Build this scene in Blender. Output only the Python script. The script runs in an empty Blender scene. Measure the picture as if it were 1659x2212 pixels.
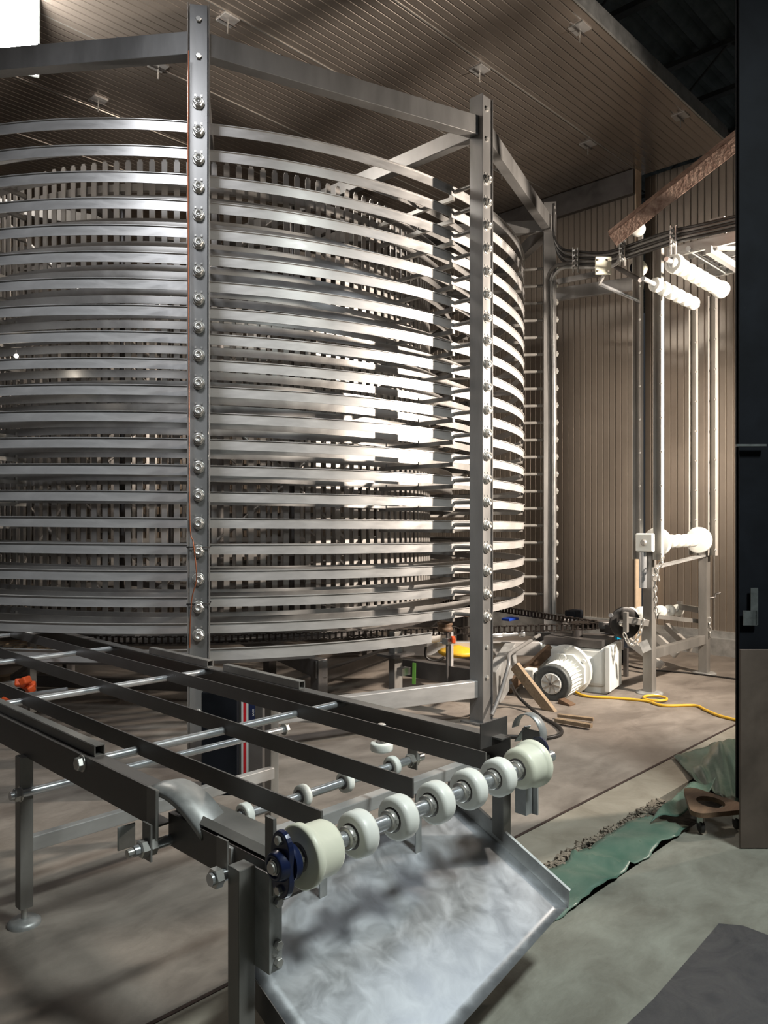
import bpy, bmesh, math, random
from math import sin, cos, pi, radians, sqrt, atan2
from mathutils import Vector, Matrix
random.seed(7)
C = bpy.context.scene.collection
# ---------------------------------------------------------------- camera frame helpers
F = 1660.0; CXP = 829.5; HZ = 1125.0; EYE = 1.6
A = radians(44.3)                       # the room's long axis lies 44.3 degrees right of the view
sA, cA = sin(A), cos(A)
def W(r, d, z=0.0):                     # right, forward (metres from the eye), height above floor -> world
    return Vector((sA*r + cA*d, -cA*r + sA*d, z))
def P(u, v, d):                         # pixel at a depth
    return W((u-CXP)/F*d, d, EYE + (HZ-v)/F*d)
def PZ(u, v, z):                        # pixel on a horizontal plane
    d = (z-EYE)*F/(HZ-v)
    return W((u-CXP)/F*d, d, z)
# ---------------------------------------------------------------- camera
cam = bpy.data.objects.new('camera', bpy.data.cameras.new('camera')); C.objects.link(cam)
cam.location = (0, 0, EYE)
f = W(0, 1, 0)
cam.rotation_euler = (f.xyz).to_track_quat('-Z', 'Y').to_euler()
cam.data.sensor_fit = 'VERTICAL'; cam.data.sensor_height = 24.0
cam.data.lens = F/2212*24.0
cam.data.shift_y = (HZ-1106)/2212.0
cam.data.clip_start = 0.05; cam.data.clip_end = 200
bpy.context.scene.camera = cam
sc = bpy.context.scene
sc.view_settings.view_transform = 'Standard'; sc.view_settings.look = 'None'
sc.view_settings.gamma = 1; sc.view_settings.use_curve_mapping = False
sc.view_settings.exposure = 0.0
# ---------------------------------------------------------------- world and lamps
wd = bpy.data.worlds.new('world'); sc.world = wd; wd.use_nodes = True
wd.node_tree.nodes['Background'].inputs[0].default_value = (0.80, 0.86, 0.95, 1)
wd.node_tree.nodes['Background'].inputs[1].default_value = 0.034
def area(name, loc, target, size, power, col, size_y=None, spread=None):
    l = bpy.data.lights.new(name, 'AREA'); l.energy = power; l.color = col; l.size = size
    if size_y: l.shape = 'RECTANGLE'; l.size_y = size_y
    if spread: l.spread = radians(spread)
    o = bpy.data.objects.new(name, l); C.objects.link(o); o.location = loc
    o.rotation_euler = (Vector(target)-Vector(loc)).to_track_quat('-Z', 'Y').to_euler()
    return o
# strong work light standing inside the enclosure, out of frame to the right
KEY = W(4.6, 5.1, 3.3)
area('work_light_key', KEY, W(0.9, 6.6, 2.7), 0.20, 360, (1.0, 0.87, 0.74), spread=112)
area('wall_fill_light', W(4.55, 5.2, 3.2), W(3.2, 8.6, 1.3), 0.20, 75, (1.0, 0.84, 0.68), spread=100)  # second unseen light, added to brighten the right wall and take-up tower
# flood light hung under the panels at the upper left
pl = bpy.data.lights.new('flood_light_lamp', 'POINT'); pl.energy = 105; pl.color = (1.0, 0.93, 0.84); pl.shadow_soft_size = 0.16
po_ = bpy.data.objects.new('flood_light_lamp', pl); C.objects.link(po_); po_.location = P(32, 100, 6.35)
# unseen area lights added overhead for the hall's cool ambient light
area('hall_fill_light', W(-1.6, 1.6, 6.0), W(-1.5, 5.4, 2.2), 1.2, 26, (0.92, 0.95, 1.0), 0.5, spread=64)
area('hall_fill_light', W(3.0, 1.0, 6.0), W(0.9, 2.9, 0.4), 1.2, 105, (0.90, 0.98, 0.95), 0.5, spread=95)
area('chute_side_light', W(3.2, 4.2, 4.6), W(0.5, 2.4, 0.3), 0.5, 16, (0.85, 0.93, 1.0))  # cool area light aimed down at the chute
# ---------------------------------------------------------------- materials
def mat(name, col, metal=0.0, rough=0.5, var=0.0, vscale=6.0, stretch=(1,1,1), bump=0.0, bscale=40.0, col2=None, rvar=0.0, coat=0, emit=None, sss=0, distort=0.3):
    m = bpy.data.materials.new(name); m.use_nodes = True
    nt = m.node_tree; b = nt.nodes['Principled BSDF']; L = nt.links.new
    b.inputs['Base Color'].default_value = (*col, 1); b.inputs['Metallic'].default_value = metal
    b.inputs['Roughness'].default_value = rough
    if coat: b.inputs['Coat Weight'].default_value = coat
    if sss:
        b.inputs['Subsurface Weight'].default_value = sss; b.inputs['Subsurface Radius'].default_value = (0.02, 0.02, 0.018)
        b.inputs['Subsurface Scale'].default_value = 0.5
    if emit:
        b.inputs['Emission Color'].default_value = (*emit[:3], 1); b.inputs['Emission Strength'].default_value = emit[3]
    if var or col2 or bump or rvar:
        tc = nt.nodes.new('ShaderNodeTexCoord'); mp = nt.nodes.new('ShaderNodeMapping'); mp.inputs['Scale'].default_value = stretch
        L(tc.outputs['Object'], mp.inputs[0])
        n = nt.nodes.new('ShaderNodeTexNoise'); n.inputs['Scale'].default_value = vscale; n.inputs['Detail'].default_value = 8; n.inputs['Roughness'].default_value = 0.62
        n.inputs['Distortion'].default_value = distort
        L(mp.outputs[0], n.inputs['Vector'])
        r = nt.nodes.new('ShaderNodeValToRGB'); r.color_ramp.elements[0].position = 0.33; r.color_ramp.elements[1].position = 0.68
        c2 = col2 or tuple(max(0, c*(1-var)) for c in col); c1 = col if col2 else tuple(min(1, c*(1+var)) for c in col)
        r.color_ramp.elements[0].color = (*c2, 1); r.color_ramp.elements[1].color = (*c1, 1)
        L(n.outputs[0], r.inputs[0]); L(r.outputs[0], b.inputs['Base Color'])
        if rvar:
            mr = nt.nodes.new('ShaderNodeMapRange'); mr.inputs[1].default_value = .3; mr.inputs[2].default_value = .7
            mr.inputs[3].default_value = rough-rvar; mr.inputs[4].default_value = rough+rvar
            L(n.outputs[0], mr.inputs[0]); L(mr.outputs[0], b.inputs['Roughness'])
        if bump:
            n2 = nt.nodes.new('ShaderNodeTexNoise'); n2.inputs['Scale'].default_value = bscale; n2.inputs['Detail'].default_value = 6
            L(mp.outputs[0], n2.inputs['Vector'])
            bp = nt.nodes.new('ShaderNodeBump'); bp.inputs['Strength'].default_value = bump; bp.inputs['Distance'].default_value = 0.01
            L(n2.outputs[0], bp.inputs['Height']); L(bp.outputs[0], b.inputs['Normal'])
    return m
M = {}
M['rail']   = mat('satin_stainless', (0.52, 0.51, 0.50), 0.45, 0.36, 0.14, 3.0, (1,1,4), rvar=0.10)
M['inner']  = mat('shaded_stainless', (0.36, 0.35, 0.34), 0.6, 0.36, 0.2, 3.0, rvar=0.1)  # same steel as the outer rails, darkened for the shade between tiers
M['post']   = mat('mill_stainless', (0.25, 0.245, 0.24), 0.5, 0.36, 0.22, 3.0, (1,1,.25), rvar=0.10)
M['slat']   = mat('slat_stainless', (0.44, 0.42, 0.40), 0.45, 0.38, 0.15, 3.0)
M['dark']   = mat('dark_mill_steel', (0.165, 0.155, 0.15), 0.75, 0.42, 0.22, 4.0, (1,1,1), rvar=0.08)
M['deck']   = mat('deck_bar_steel', (0.17, 0.16, 0.152), 0.6, 0.45, 0.12, 4.0, (1,1,1), rvar=0.06)
M['tube']   = mat('bright_tube', (0.62, 0.64, 0.66), 0.75, 0.26, 0.05, 4.0)
M['galv']   = mat('galvanised_steel', (0.42, 0.425, 0.42), 0.5, 0.42, 0.25, 8.0, rvar=0.1)
M['leg']    = mat('leg_stainless', (0.25, 0.24, 0.225), 0.45, 0.38, 0.28, 3.0, (1,1,.4), rvar=0.1)
M['tower']  = mat('bounce_lit_steel', (0.50, 0.48, 0.45), 0.25, 0.4, 0.12, 3.0)  # steel brightened to stand in for light bounced off the spiral
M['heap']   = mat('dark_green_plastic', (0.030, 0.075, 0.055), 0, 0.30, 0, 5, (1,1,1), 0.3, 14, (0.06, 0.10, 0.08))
M['nut']    = mat('bolt_steel', (0.58, 0.57, 0.54), 0.7, 0.27, 0.1, 20)
M['black']  = mat('black_steel', (0.008, 0.0095, 0.013), 0.0, 0.7, 0.3, 4)
M['white']  = mat('white_polymer', (0.88, 0.89, 0.84), 0, 0.38, 0.05, 6, sss=0.15)
M['cream']  = mat('cream_polymer', (0.82, 0.82, 0.68), 0, 0.4, 0.06, 6, sss=0.15)
M['motor']  = mat('motor_white_paint', (0.70, 0.72, 0.70), 0, 0.42, 0.08, 6)
M['greyp']  = mat('dirty_grey_metal', (0.10, 0.11, 0.11), 0.2, 0.55, 0.3, 20)
M['navy']   = mat('navy_paint', (0.010, 0.018, 0.065), 0.1, 0.3, 0.2, 9, coat=0.4)
M['grease'] = mat('greasy_chain', (0.06, 0.05, 0.045), 0.85, 0.38, 0.4, 30)
M['conc_in'] = mat('indoor_concrete', (0.285, 0.250, 0.217), 0, 0.60, 0, 2.4, (1,1.6,1), 0.25, 22, (0.150, 0.128, 0.110), rvar=0.14, distort=.5)
M['conc_out'] = mat('outer_concrete', (0.262, 0.262, 0.222), 0, 0.75, 0, 3.4, (1,1.5,1), 0.35, 30, (0.150, 0.143, 0.117), rvar=0.1, distort=.4)
M['conc_strip'] = mat('sill_concrete', (0.31, 0.285, 0.235), 0, 0.78, 0, 2.6, (1,1,1), 0.35, 30, (0.20, 0.178, 0.14), rvar=0.1, distort=1.0)
M['joint']  = mat('joint_filler', (0.035, 0.018, 0.014), 0, 0.8, 0.5, 30)
M['dirt']   = mat('trench_dirt', (0.05, 0.042, 0.035), 0, 0.95, 0.6, 25, bump=.6)
M['rubble'] = mat('rubble', (0.19, 0.16, 0.125), 0, 0.9, 0.4, 30)
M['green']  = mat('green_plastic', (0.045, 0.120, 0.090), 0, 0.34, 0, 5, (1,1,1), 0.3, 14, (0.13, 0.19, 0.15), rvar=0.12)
M['mat']    = mat('black_plate', (0.040, 0.038, 0.042), 0.1, 0.5, 0, 4, (1,1,1), 0.3, 40, (0.085, 0.082, 0.085), rvar=0.15, distort=2)
M['wood']   = mat('pine_wood', (0.27, 0.20, 0.13), 0, 0.7, 0.25, 5, (1,8,8))
M['woodd']  = mat('brown_wood', (0.14, 0.085, 0.05), 0, 0.65, 0.3, 5, (1,6,6))
M['foam']   = mat('panel_edge', (0.78, 0.62, 0.45), 0, 0.7, 0.12, 8)
M['rust']   = mat('rusted_angle', (0.66, 0.46, 0.36), 0.1, 0.6, 0, 22, (1,1,1), 0.4, 50, (0.30, 0.17, 0.125))
M['board']  = mat('brown_sheet', (0.115, 0.088, 0.072), 0.1, 0.55, 0.3, 3, rvar=.1)
M['yellow'] = mat('yellow_jacket', (0.72, 0.42, 0.03), 0, 0.45, 0.1, 8)
M['rubber'] = mat('black_rubber', (0.022, 0.02, 0.019), 0, 0.45, 0.2, 12)
M['cable']  = mat('grey_cable', (0.17, 0.165, 0.16), 0.1, 0.38, 0.15, 12)
M['orange'] = mat('orange_paint', (0.75, 0.10, 0.02), 0, 0.5, 0.1, 8)
M['red']    = mat('red_paint', (0.55, 0.012, 0.02), 0, 0.4, 0.05, 8)
M['offw']   = mat('off_white_paint', (0.6, 0.6, 0.58), 0, 0.5, 0.05, 8)
M['blue']   = mat('blue_plastic', (0.01, 0.05, 0.35), 0, 0.4, 0.1, 8)
M['cyan']   = mat('cyan_tape', (0.0, 0.25, 0.45), 0, 0.4, 0.1, 8)
M['lamp']   = mat('lamp_face', (1, 1, 1), 0, 0.5, emit=(1.0, 0.96, 0.9, 40))
M['bulb']   = mat('bulb_face', (1, 1, 1), 0, 0.5, emit=(1.0, 0.9, 0.75, 120))
M['roof']   = mat('dark_deck', (0.20, 0.22, 0.195), 0.1, 0.6, 0.3, 3)
M['joist']  = mat('dark_joist', (0.15, 0.145, 0.125), 0.1, 0.6, 0.3, 3)
M['green_tape'] = mat('green_tape', (0.25, 0.6, 0.1), 0, 0.5, 0.05, 8)
M['copper'] = mat('copper_wire', (0.35, 0.12, 0.06), 0.6, 0.4, 0.1, 9)
M['black'].node_tree.nodes['Principled BSDF'].inputs['Specular IOR Level'].default_value = 0.12
def panel_mat(name, axis, col, pitch, rough=0.28, metal=0.85, var=0.12, dist=0.010):
    """ribbed stainless sandwich panel: fine grooves every `pitch` metres along object axis"""
    m = mat(name, col, metal, rough, var, 0.8, (1,1,1))
    nt = m.node_tree; b = nt.nodes['Principled BSDF']; L = nt.links.new
    tc = nt.nodes.new('ShaderNodeTexCoord'); sp = nt.nodes.new('ShaderNodeSeparateXYZ'); L(tc.outputs['Object'], sp.inputs[0])
    mu = nt.nodes.new('ShaderNodeMath'); mu.operation = 'MULTIPLY'; mu.inputs[1].default_value = 1/pitch; L(sp.outputs[axis], mu.inputs[0])
    fr = nt.nodes.new('ShaderNodeMath'); fr.operation = 'FRACT'; L(mu.outputs[0], fr.inputs[0])
    rp = nt.nodes.new('ShaderNodeValToRGB'); e = rp.color_ramp.elements
    e[0].position = 0.0; e[0].color = (0,0,0,1); e[1].position = 0.10; e[1].color = (1,1,1,1)
    e2 = e.new(0.90); e2.color = (1,1,1,1); e3 = e.new(1.0); e3.color = (0,0,0,1)
    L(fr.outputs[0], rp.inputs[0])
    bp = nt.nodes.new('ShaderNodeBump'); bp.inputs['Strength'].default_value = 0.9; bp.inputs['Distance'].default_value = dist
    L(rp.outputs[0], bp.inputs['Height']); L(bp.outputs[0], b.inputs['Normal'])
    return m
M['ceil']  = panel_mat('ribbed_ceiling_panel', 1, (0.50, 0.44, 0.39), 0.085, 0.24, 0.75)
M['wallp'] = panel_mat('ribbed_wall_panel', 1, (0.36, 0.315, 0.27), 0.085, 0.32, 0.65, dist=0.005)
M['wallx'] = panel_mat('ribbed_side_panel', 0, (0.34, 0.30, 0.26), 0.085, 0.33)
# ---------------------------------------------------------------- mesh builder
def frame(z, up=None):
    z = Vector(z).normalized()
    up = Vector(up) if up is not None else Vector((0,0,1))
    if abs(z.dot(up.normalized())) > 0.99: up = Vector((0,1,0))
    x = up.cross(z).normalized(); y = z.cross(x)
    return x, y, z
class MB:
    def __init__(s): s.v = []; s.f = []; s.sm = []; s.auto = False
    def add(s, vs, fs, smooth=False):
        o = len(s.v); s.v += [Vector(p) for p in vs]; s.f += [tuple(i+o for i in q) for q in fs]; s.sm += [smooth]*len(fs); return s
    def box(s, c, sz, ax=None):
        c = Vector(c); x, y, z = ax or (Vector((1,0,0)), Vector((0,1,0)), Vector((0,0,1)))
        h = [k/2 for k in sz]
        vs = [c + x*(i*h[0]) + y*(j*h[1]) + z*(k*h[2]) for i in (-1,1) for j in (-1,1) for k in (-1,1)]
        return s.add(vs, [(0,1,3,2),(4,6,7,5),(0,4,5,1),(2,3,7,6),(0,2,6,4),(1,5,7,3)])
    def bar(s, a, b, w, h, up=None):      # w along cross(up,dir), h along up
        a, b = Vector(a), Vector(b); x, y, z = frame(b-a, up)
        return s.box((a+b)/2, (w, h, (b-a).length), (x, y, z))
    def prism(s, a, b, prof, up=None):    # extruded profile [(x,y)]
        a, b = Vector(a), Vector(b); x, y, z = frame(b-a, up); n = len(prof)
        vs = [p + x*q[0] + y*q[1] for p in (a, b) for q in prof]
        return s.add(vs, [tuple(range(n-1,-1,-1)), tuple(range(n, 2*n))] + [(i, (i+1)%n, n+(i+1)%n, n+i) for i in range(n)])
    def tube(s, pts, r, n=12, closed=False):
        pts = [Vector(p) for p in pts]; m = len(pts); rings = []; px = None
        for i, p in enumerate(pts):
            if closed: t = pts[(i+1)%m]-pts[i-1]
            else: t = pts[min(i+1, m-1)]-pts[max(i-1, 0)]
            x, y, z = frame(t)
            if px is not None:
                x = (px - z*px.dot(z)); x = x.normalized() if x.length > 1e-6 else frame(t)[0]; y = z.cross(x)
            px = x; rr = r[i] if isinstance(r, (list, tuple)) else r
            rings.append([p + x*(rr*cos(2*pi*k/n)) + y*(rr*sin(2*pi*k/n)) for k in range(n)])
        vs = [q for g in rings for q in g]; fs = []
        for i in range(m if closed else m-1):
            j = (i+1) % m
            fs += [(i*n+k, i*n+(k+1)%n, j*n+(k+1)%n, j*n+k) for k in range(n)]
        s.add(vs, fs, True)
        if not closed: s.add(rings[0], [tuple(range(n-1,-1,-1))]); s.add(rings[-1], [tuple(range(n))])
        return s
    def rod(s, a, b, r, n=16): return s.tube([a, b], r, n)
    def lathe(s, c, ax, prof, n=32, ref=None, phase=0):   # prof [(axial, radius)] about the axis ax through c
        c = Vector(c); x, y, z = frame(ax, ref); vs = []; m = len(prof)
        for a, r in prof:
            vs += [c + z*a + x*(r*cos(2*pi*k/n+phase)) + y*(r*sin(2*pi*k/n+phase)) for k in range(n)]
        fs = [(i*n+k, i*n+(k+1)%n, (i+1)*n+(k+1)%n, (i+1)*n+k) for i in range(m-1) for k in range(n)]
        s.add(vs, fs, n > 8)
        if prof[0][1] > 1e-5: s.add(vs[:n], [tuple(range(n-1,-1,-1))])
        if prof[-1][1] > 1e-5: s.add(vs[-n:], [tuple(range(n))])
        return s
    def hexn(s, c, ax, r, h): return s.lathe(c, ax, [(0, r), (h*.85, r), (h, r*.86)], 6)
    def grid(s, rows, smooth=True):
        n = len(rows[0]); vs = [p for g in rows for p in g]
        return s.add(vs, [(i*n+j, i*n+j+1, (i+1)*n+j+1, (i+1)*n+j) for i in range(len(rows)-1) for j in range(n-1)], smooth)
    def mesh(s, name, m, origin):
        me = bpy.data.meshes.new(name); me.from_pydata([p-origin for p in s.v], [], s.f)
        me.polygons.foreach_set('use_smooth', s.sm); me.materials.append(m); me.update()
        bm = bmesh.new(); bm.from_mesh(me); bmesh.ops.recalc_face_normals(bm, faces=bm.faces)
        if s.auto: bmesh.ops.remove_doubles(bm, verts=bm.verts, dist=1e-5)
        bm.to_mesh(me); bm.free()
        if s.auto: me.polygons.foreach_set('use_smooth', [True]*len(me.polygons)); me.set_sharp_from_angle(angle=radians(30))
        return me
    def build(s, name, m, parent=None, bevel=0, solid=0, origin=None):
        lo = Vector([min(p[i] for p in s.v) for i in range(3)]); hi = Vector([max(p[i] for p in s.v) for i in range(3)])
        o3 = Vector(origin) if origin is not None else (Vector(((lo.x+hi.x)/2, (lo.y+hi.y)/2, lo.z)) if parent is None else (lo+hi)/2)
        o = bpy.data.objects.new(name, s.mesh(name, m, o3)); C.objects.link(o); place(o, o3, parent)
        if solid:
            md = o.modifiers.new('thickness', 'SOLIDIFY'); md.thickness = solid; md.offset = 0
        if bevel:
            md = o.modifiers.new('bevel', 'BEVEL'); md.width = bevel; md.segments = 2; md.limit_method = 'ANGLE'
        return o
WL = {}
def place(o, wloc, parent):
    WL[o.name] = Vector(wloc)
    if parent is not None: o.parent = parent; o.location = Vector(wloc) - WL[parent.name]
    else: o.location = wloc
def clone(src, wloc, parent, name=None):                 # shares the mesh, same orientation
    o = src.copy(); C.objects.link(o); place(o, wloc, parent)
    for ch in [c for c in src.children]:
        k = ch.copy(); C.objects.link(k); k.parent = o; WL[k.name] = Vector(wloc) + k.location
    return o
def tag(o, label, cat, group=None, kind=None):
    o['label'] = label; o['category'] = cat
    if group: o['group'] = group
    if kind: o['kind'] = kind
    return o
def thing(name, loc, label, cat, group=None):
    o = bpy.data.objects.new(name, None); C.objects.link(o); o.empty_display_size = 0.1; place(o, loc, None)
    return tag(o, label, cat, group)
def struct(o): o['kind'] = 'structure'; return o
X, Y, Z = Vector((1,0,0)), Vector((0,1,0)), Vector((0,0,1))
# ================================================================ SETTING
CEIL = EYE + 4.41; XW = 9.12; YC = 3.38; YB = 11.75
struct(MB().box((5.0, 8.1, -0.15), (14, 11.70, 0.3)).build('floor', M['conc_in']))
struct(MB().box((5.0, 2.10, -0.155), (14, 0.27, 0.3)).build('floor_sill', M['conc_strip']))
struct(MB().box((5.0, 1.80, -0.31), (14, 0.5, 0.5)).build('floor_trench', M['dirt']))
struct(MB().box((5.0, -2.57, -0.155), (14, 8.46, 0.3)).build('floor_outer', M['conc_out']))
struct(MB().box((5.0, 2.243, -0.006), (14, 0.014, 0.008)).build('trim_1', M['joint']))
# ceiling of ribbed panels with joints
struct(MB().box(((-3+XW+0.2)/2, (YC+YB+.2)/2, CEIL+0.06), (XW+3.2, YB+.2-YC, 0.12)).build('ceiling', M['ceil'], origin=(0,0,CEIL)))
e = MB().box(((-3+XW)/2, YC-0.012, CEIL+0.05), (XW+3, 0.02, 0.16)); struct(e.build('trim_2', M['galv']))
for i, yy in enumerate((4.48, 5.62, 6.80, 7.95, 9.1)):
    struct(MB().box(((-3+XW)/2, yy, CEIL-0.002), (XW+3, 0.012, 0.006)).build('trim_%d' % (i+3), M['nut']))
YS = 4.48
struct(MB().box((XW+0.06, (YS+YB)/2, (0.2+CEIL)/2), (0.12, YB-YS, CEIL-0.2)).build('wall_far', M['wallp'], origin=(XW,0,0)))
struct(MB().box((XW+0.05, YS-0.006, (0.05+CEIL)/2), (0.14, 0.02, CEIL-0.05)).build('trim_8', M['foam']))
struct(MB().box((XW+0.36, 2.2, CEIL/2), (0.12, 4.6, CEIL)).build('wall_right', M['wallx' if 0 else 'wallp'], origin=(XW+.3,0,0)))
struct(MB().box((5, YB+0.06, CEIL/2), (14, 0.12, CEIL)).build('wall_back', M['wallx'], origin=(0,YB,0)))
struct(MB().box((XW-0.02, (YS+YB)/2, 0.17), (0.10, YB-YS, 0.34)).build('baseboard_far', M['galv']))
b = MB().box((XW+0.24, 3.2, 0.10), (0.14, 2.6, 0.2)); b.box((XW+.28, 3.2, .24), (.06, 2.6, .08)); struct(b.build('baseboard_right', M['galv']))
struct(MB().box((XW-0.03, (YS+YB)/2+.0, CEIL-0.16), (0.08, YB-YS, 0.30)).build('trim_9', M['dark']))
# long grooved strips of the far wall joint at the right
for i, yy in enumerate((3.62, 2.95)):
    struct(MB().box((XW+.292, yy, 2.4), (0.012, 0.012, 4.3)).build('trim_%d' % (10+i), M['nut']))
# hall roof above: corrugated deck and joists
ZR = 8.4
pr = []; n = 70
rows = []
for i in range(n*4+1):
    y = -7 + i*0.25*0.28; ph = i % 4; zz = ZR + (0.09 if ph in (1, 2) else 0)
    rows.append([Vector((-2, y, zz)), Vector((24, y, zz))])
struct(MB().grid(rows, False).build('ceiling_deck', M['roof'], solid=0.004))
for k, xx in enumerate((8.6, 11.2, 13.8)):
    t = thing('roof_joist', (xx, 3, ZR-0.75), ['open web roof joist nearest, running above the panel edge', 'open web roof joist in the middle of the dark hall roof', 'farthest open web roof joist under the dark corrugated deck'][k], 'joist', 'roof joists')
    MB().bar((xx, -6, ZR-0.03), (xx, 11, ZR-0.03), 0.12, 0.07).build('top_chord', M['joist'], t)
    MB().bar((xx, -6, ZR-0.70), (xx, 11, ZR-0.70), 0.12, 0.07).build('bottom_chord', M['joist'], t)
    for q in range(20):
        y0 = -5.5+q*0.8; s_ = 1 if q % 2 else -1
        MB().rod((xx, y0, ZR-0.36-s_*0.33), (xx, y0+0.8, ZR-0.36+s_*0.33), 0.018, 8).build('web_rod', M['joist'], t)
# ceiling anchors
AN = [(492,42,'ceiling anchor plate above the left post'),(1036,150,'ceiling anchor plate above the second post'),(1270,311,'ceiling anchor plate right of the sloping top beam'),
      (1252,60,'ceiling anchor plate nearest the panel edge at the top'),(1470,250,'ceiling anchor plate nearest the far right corner'),(212,216,'ceiling anchor plate with crossed wire between the left beams'),
      (342,142,'small ceiling anchor peeping below the left top beam'),(1084,366,'ceiling anchor plate low behind the second post')]
for u, v, lab in AN:
    p = PZ(u, v, CEIL); t = thing('ceiling_anchor', p, lab, 'anchor plate', 'ceiling anchor plates')
    MB().box(p-Z*0.006, (0.15, 0.15, 0.01)).build('plate', M['rail'], t)
    MB().rod(p-Z*0.13, p-Z*0.005, 0.007, 8).build('rod', M['nut'], t)
    MB().bar(p-Z*0.03-X*.09, p-Z*0.03+X*.09, 0.012, 0.012).build('cross_pin', M['dark'], t)
# ================================================================ SPIRAL TOWER
CR, CD = -1.87, 8.65; RP = 3.66; RO = 3.39; RM = 3.00; RI = 2.62; RC = 2.38
TH1 = radians(-79.7); PITCH = 0.182; Z0 = EYE+2.715
def SP(R, th, z): return W(CR+R*cos(th), CD+R*sin(th), z)
def zt(i, th): return Z0 - i*PITCH - PITCH*(th-TH1)/(2*pi)
cen = W(CR, CD, 0)
tower = thing('spiral_tower', cen, 'tall stainless spiral conveyor tower with twenty stacked curved rails and ten posts', 'spiral conveyor')
post_th = [TH1 + radians(36*k) for k in range(-1, 9)]     # 0: off-left, 1: P1, 2: P2, 3: P3 ...
H = 3.36
for k, th in enumerate(post_th):
    rad = (SP(1, th, 0)-cen); rad.normalize(); tan = Z.cross(rad)
    p = SP(RP, th, 0)
    mb = MB(); mb.box(p+Z*(EYE+H)/2, (0.115, 0.10, EYE+H), (tan, rad, Z))
    for s_ in (-1, 1): mb.box(p+tan*s_*0.0665+rad*0.0+Z*((EYE+H)/2), (0.006, 0.13, EYE+H), (tan, rad, Z))
    mb.box(p+Z*0.008, (0.24, 0.24, 0.016), (tan, rad, Z))
    po = mb.build('post', M['post'], tower, bevel=0.004)
    if k in (0, 1, 2, 3):
        face = p + rad*0.05; first = None
        for i in range(20):
            c = face + Z*(zt(i, th))
            if k == 3 or k == 1 or k == 2 or k == 0:
                if first is None:
                    g = MB(); g.lathe(c, rad, [(0, .041), (.006, .041), (.007, .038)], 24); g.hexn(c+rad*.007, rad, .034, .028); g.lathe(c+rad*.035, rad, [(0,.023),(.006,.023),(.006,.015),(.001,.014),(.001,.0)], 16)
                    g.box(c+Z*.05-tan*.02+rad*.003, (.012,.005,.014), (tan,rad,Z)); g.box(c+Z*.05+tan*.02+rad*.003, (.012,.005,.014), (tan,rad,Z))
                    first = g.build('hex_nut', M['nut'], po, origin=c)
                else: clone(first, c, po)
        for zz in (H-0.10, H-0.34):
            c = face + Z*(EYE+zz); g = MB().hexn(c, rad, .020, .018); g.build('bolt_head', M['nut'], po)
        for zz in (0.36, 0.60):
            c = face + Z*zz; g = MB().hexn(c, rad, .018, .016); g.build('bolt_head', M['nut'], po)
# beams at the top and radial beams
zb = EYE+3.12
for k in range(10):
    a, b_ = post_th[k], post_th[(k+1) % 10]
    pa, pb = SP(RP, a, zb), SP(RP, b_, zb); d_ = (pb-pa).normalized()
    mb = MB().bar(pa+d_*0.06, pb-d_*0.06, 0.09, 0.15, Z)
    for q in (.25, .5, .75):
        c = pa.lerp(pb, q)+Z*.075; mb.rod(c, c+Z*.03, .008, 8)
    mb.build('top_beam', M['post'], tower, bevel=0.006)
    if k in (1, 2, 3, 4, 6, 8, 9):
        pc = W(CR, CD, zb)
        MB().bar(SP(RP-0.05, a, zb), pc+(SP(1, a, zb)-pc)*0.15, 0.08, 0.13, Z).build('radial_beam', M['post'], tower, bevel=0.006)
for k in (1,):
    pa, pb = SP(RP, post_th[k], 0.27), SP(RP, post_th[k+1], 0.27); d_ = (pb-pa).normalized()
    MB().bar(pa+d_*.06, pb-d_*.06, 0.08, 0.135, Z).build('bottom_beam', M['rail'], tower, bevel=0.006)
# curved rails: one turn each, stepping down one pitch per turn
def rail(R, i, h, t, lip, a0=None, a1=None, zoff=0, z_of=None, n=120, lo=0):
    a0 = TH1-radians(180) if a0 is None else a0; a1 = a0+2*pi if a1 is None else a1
    m = max(8, int(n*(a1-a0)/(2*pi))); vs = []; fs = []
    prof = [(0, 0), (t, 0), (t, h-.004), (t+lip, h-.004), (t+lip, h), (0, h)]     # (radial outward, up)
    k = len(prof)
    for j in range(m+1):
        th = a0+(a1-a0)*j/m; z = (z_of(th) if z_of else zt(i, th))+zoff-h/2
        for q in prof: vs.append(SP(R+q[0], th, z+q[1]))
    for j in range(m):
        fs += [(j*k+q, j*k+(q+1)%k, (j+1)*k+(q+1)%k, (j+1)*k+q) for q in range(k)]
    fs += [tuple(range(k-1,-1,-1)), tuple(m*k+q for q in range(k))]
    g = MB(); g.auto = True; return g.add(vs, fs, False)
for i in range(20):
    rail(RO-.006, i, .072, .006, .010).build('outer_rail', M['rail'], tower)
    rail(RM, i, .060, .006, -.012).build('middle_rail', M['inner'], tower)
    rail(RI, i, .060, .006, -.012, zoff=-.01).build('inner_rail', M['inner'], tower)
rail(RO+.01, 0, .085, .006, .012, TH1-radians(150), TH1+radians(31), z_of=lambda t: EYE-.925).build('entry_rail', M['rail'], tower)
rail(RM, 0, .085, .006, .012, TH1-radians(150), TH1+radians(16), z_of=lambda t: EYE-1.02).build('entry_rail', M['dark'], tower)
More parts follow.
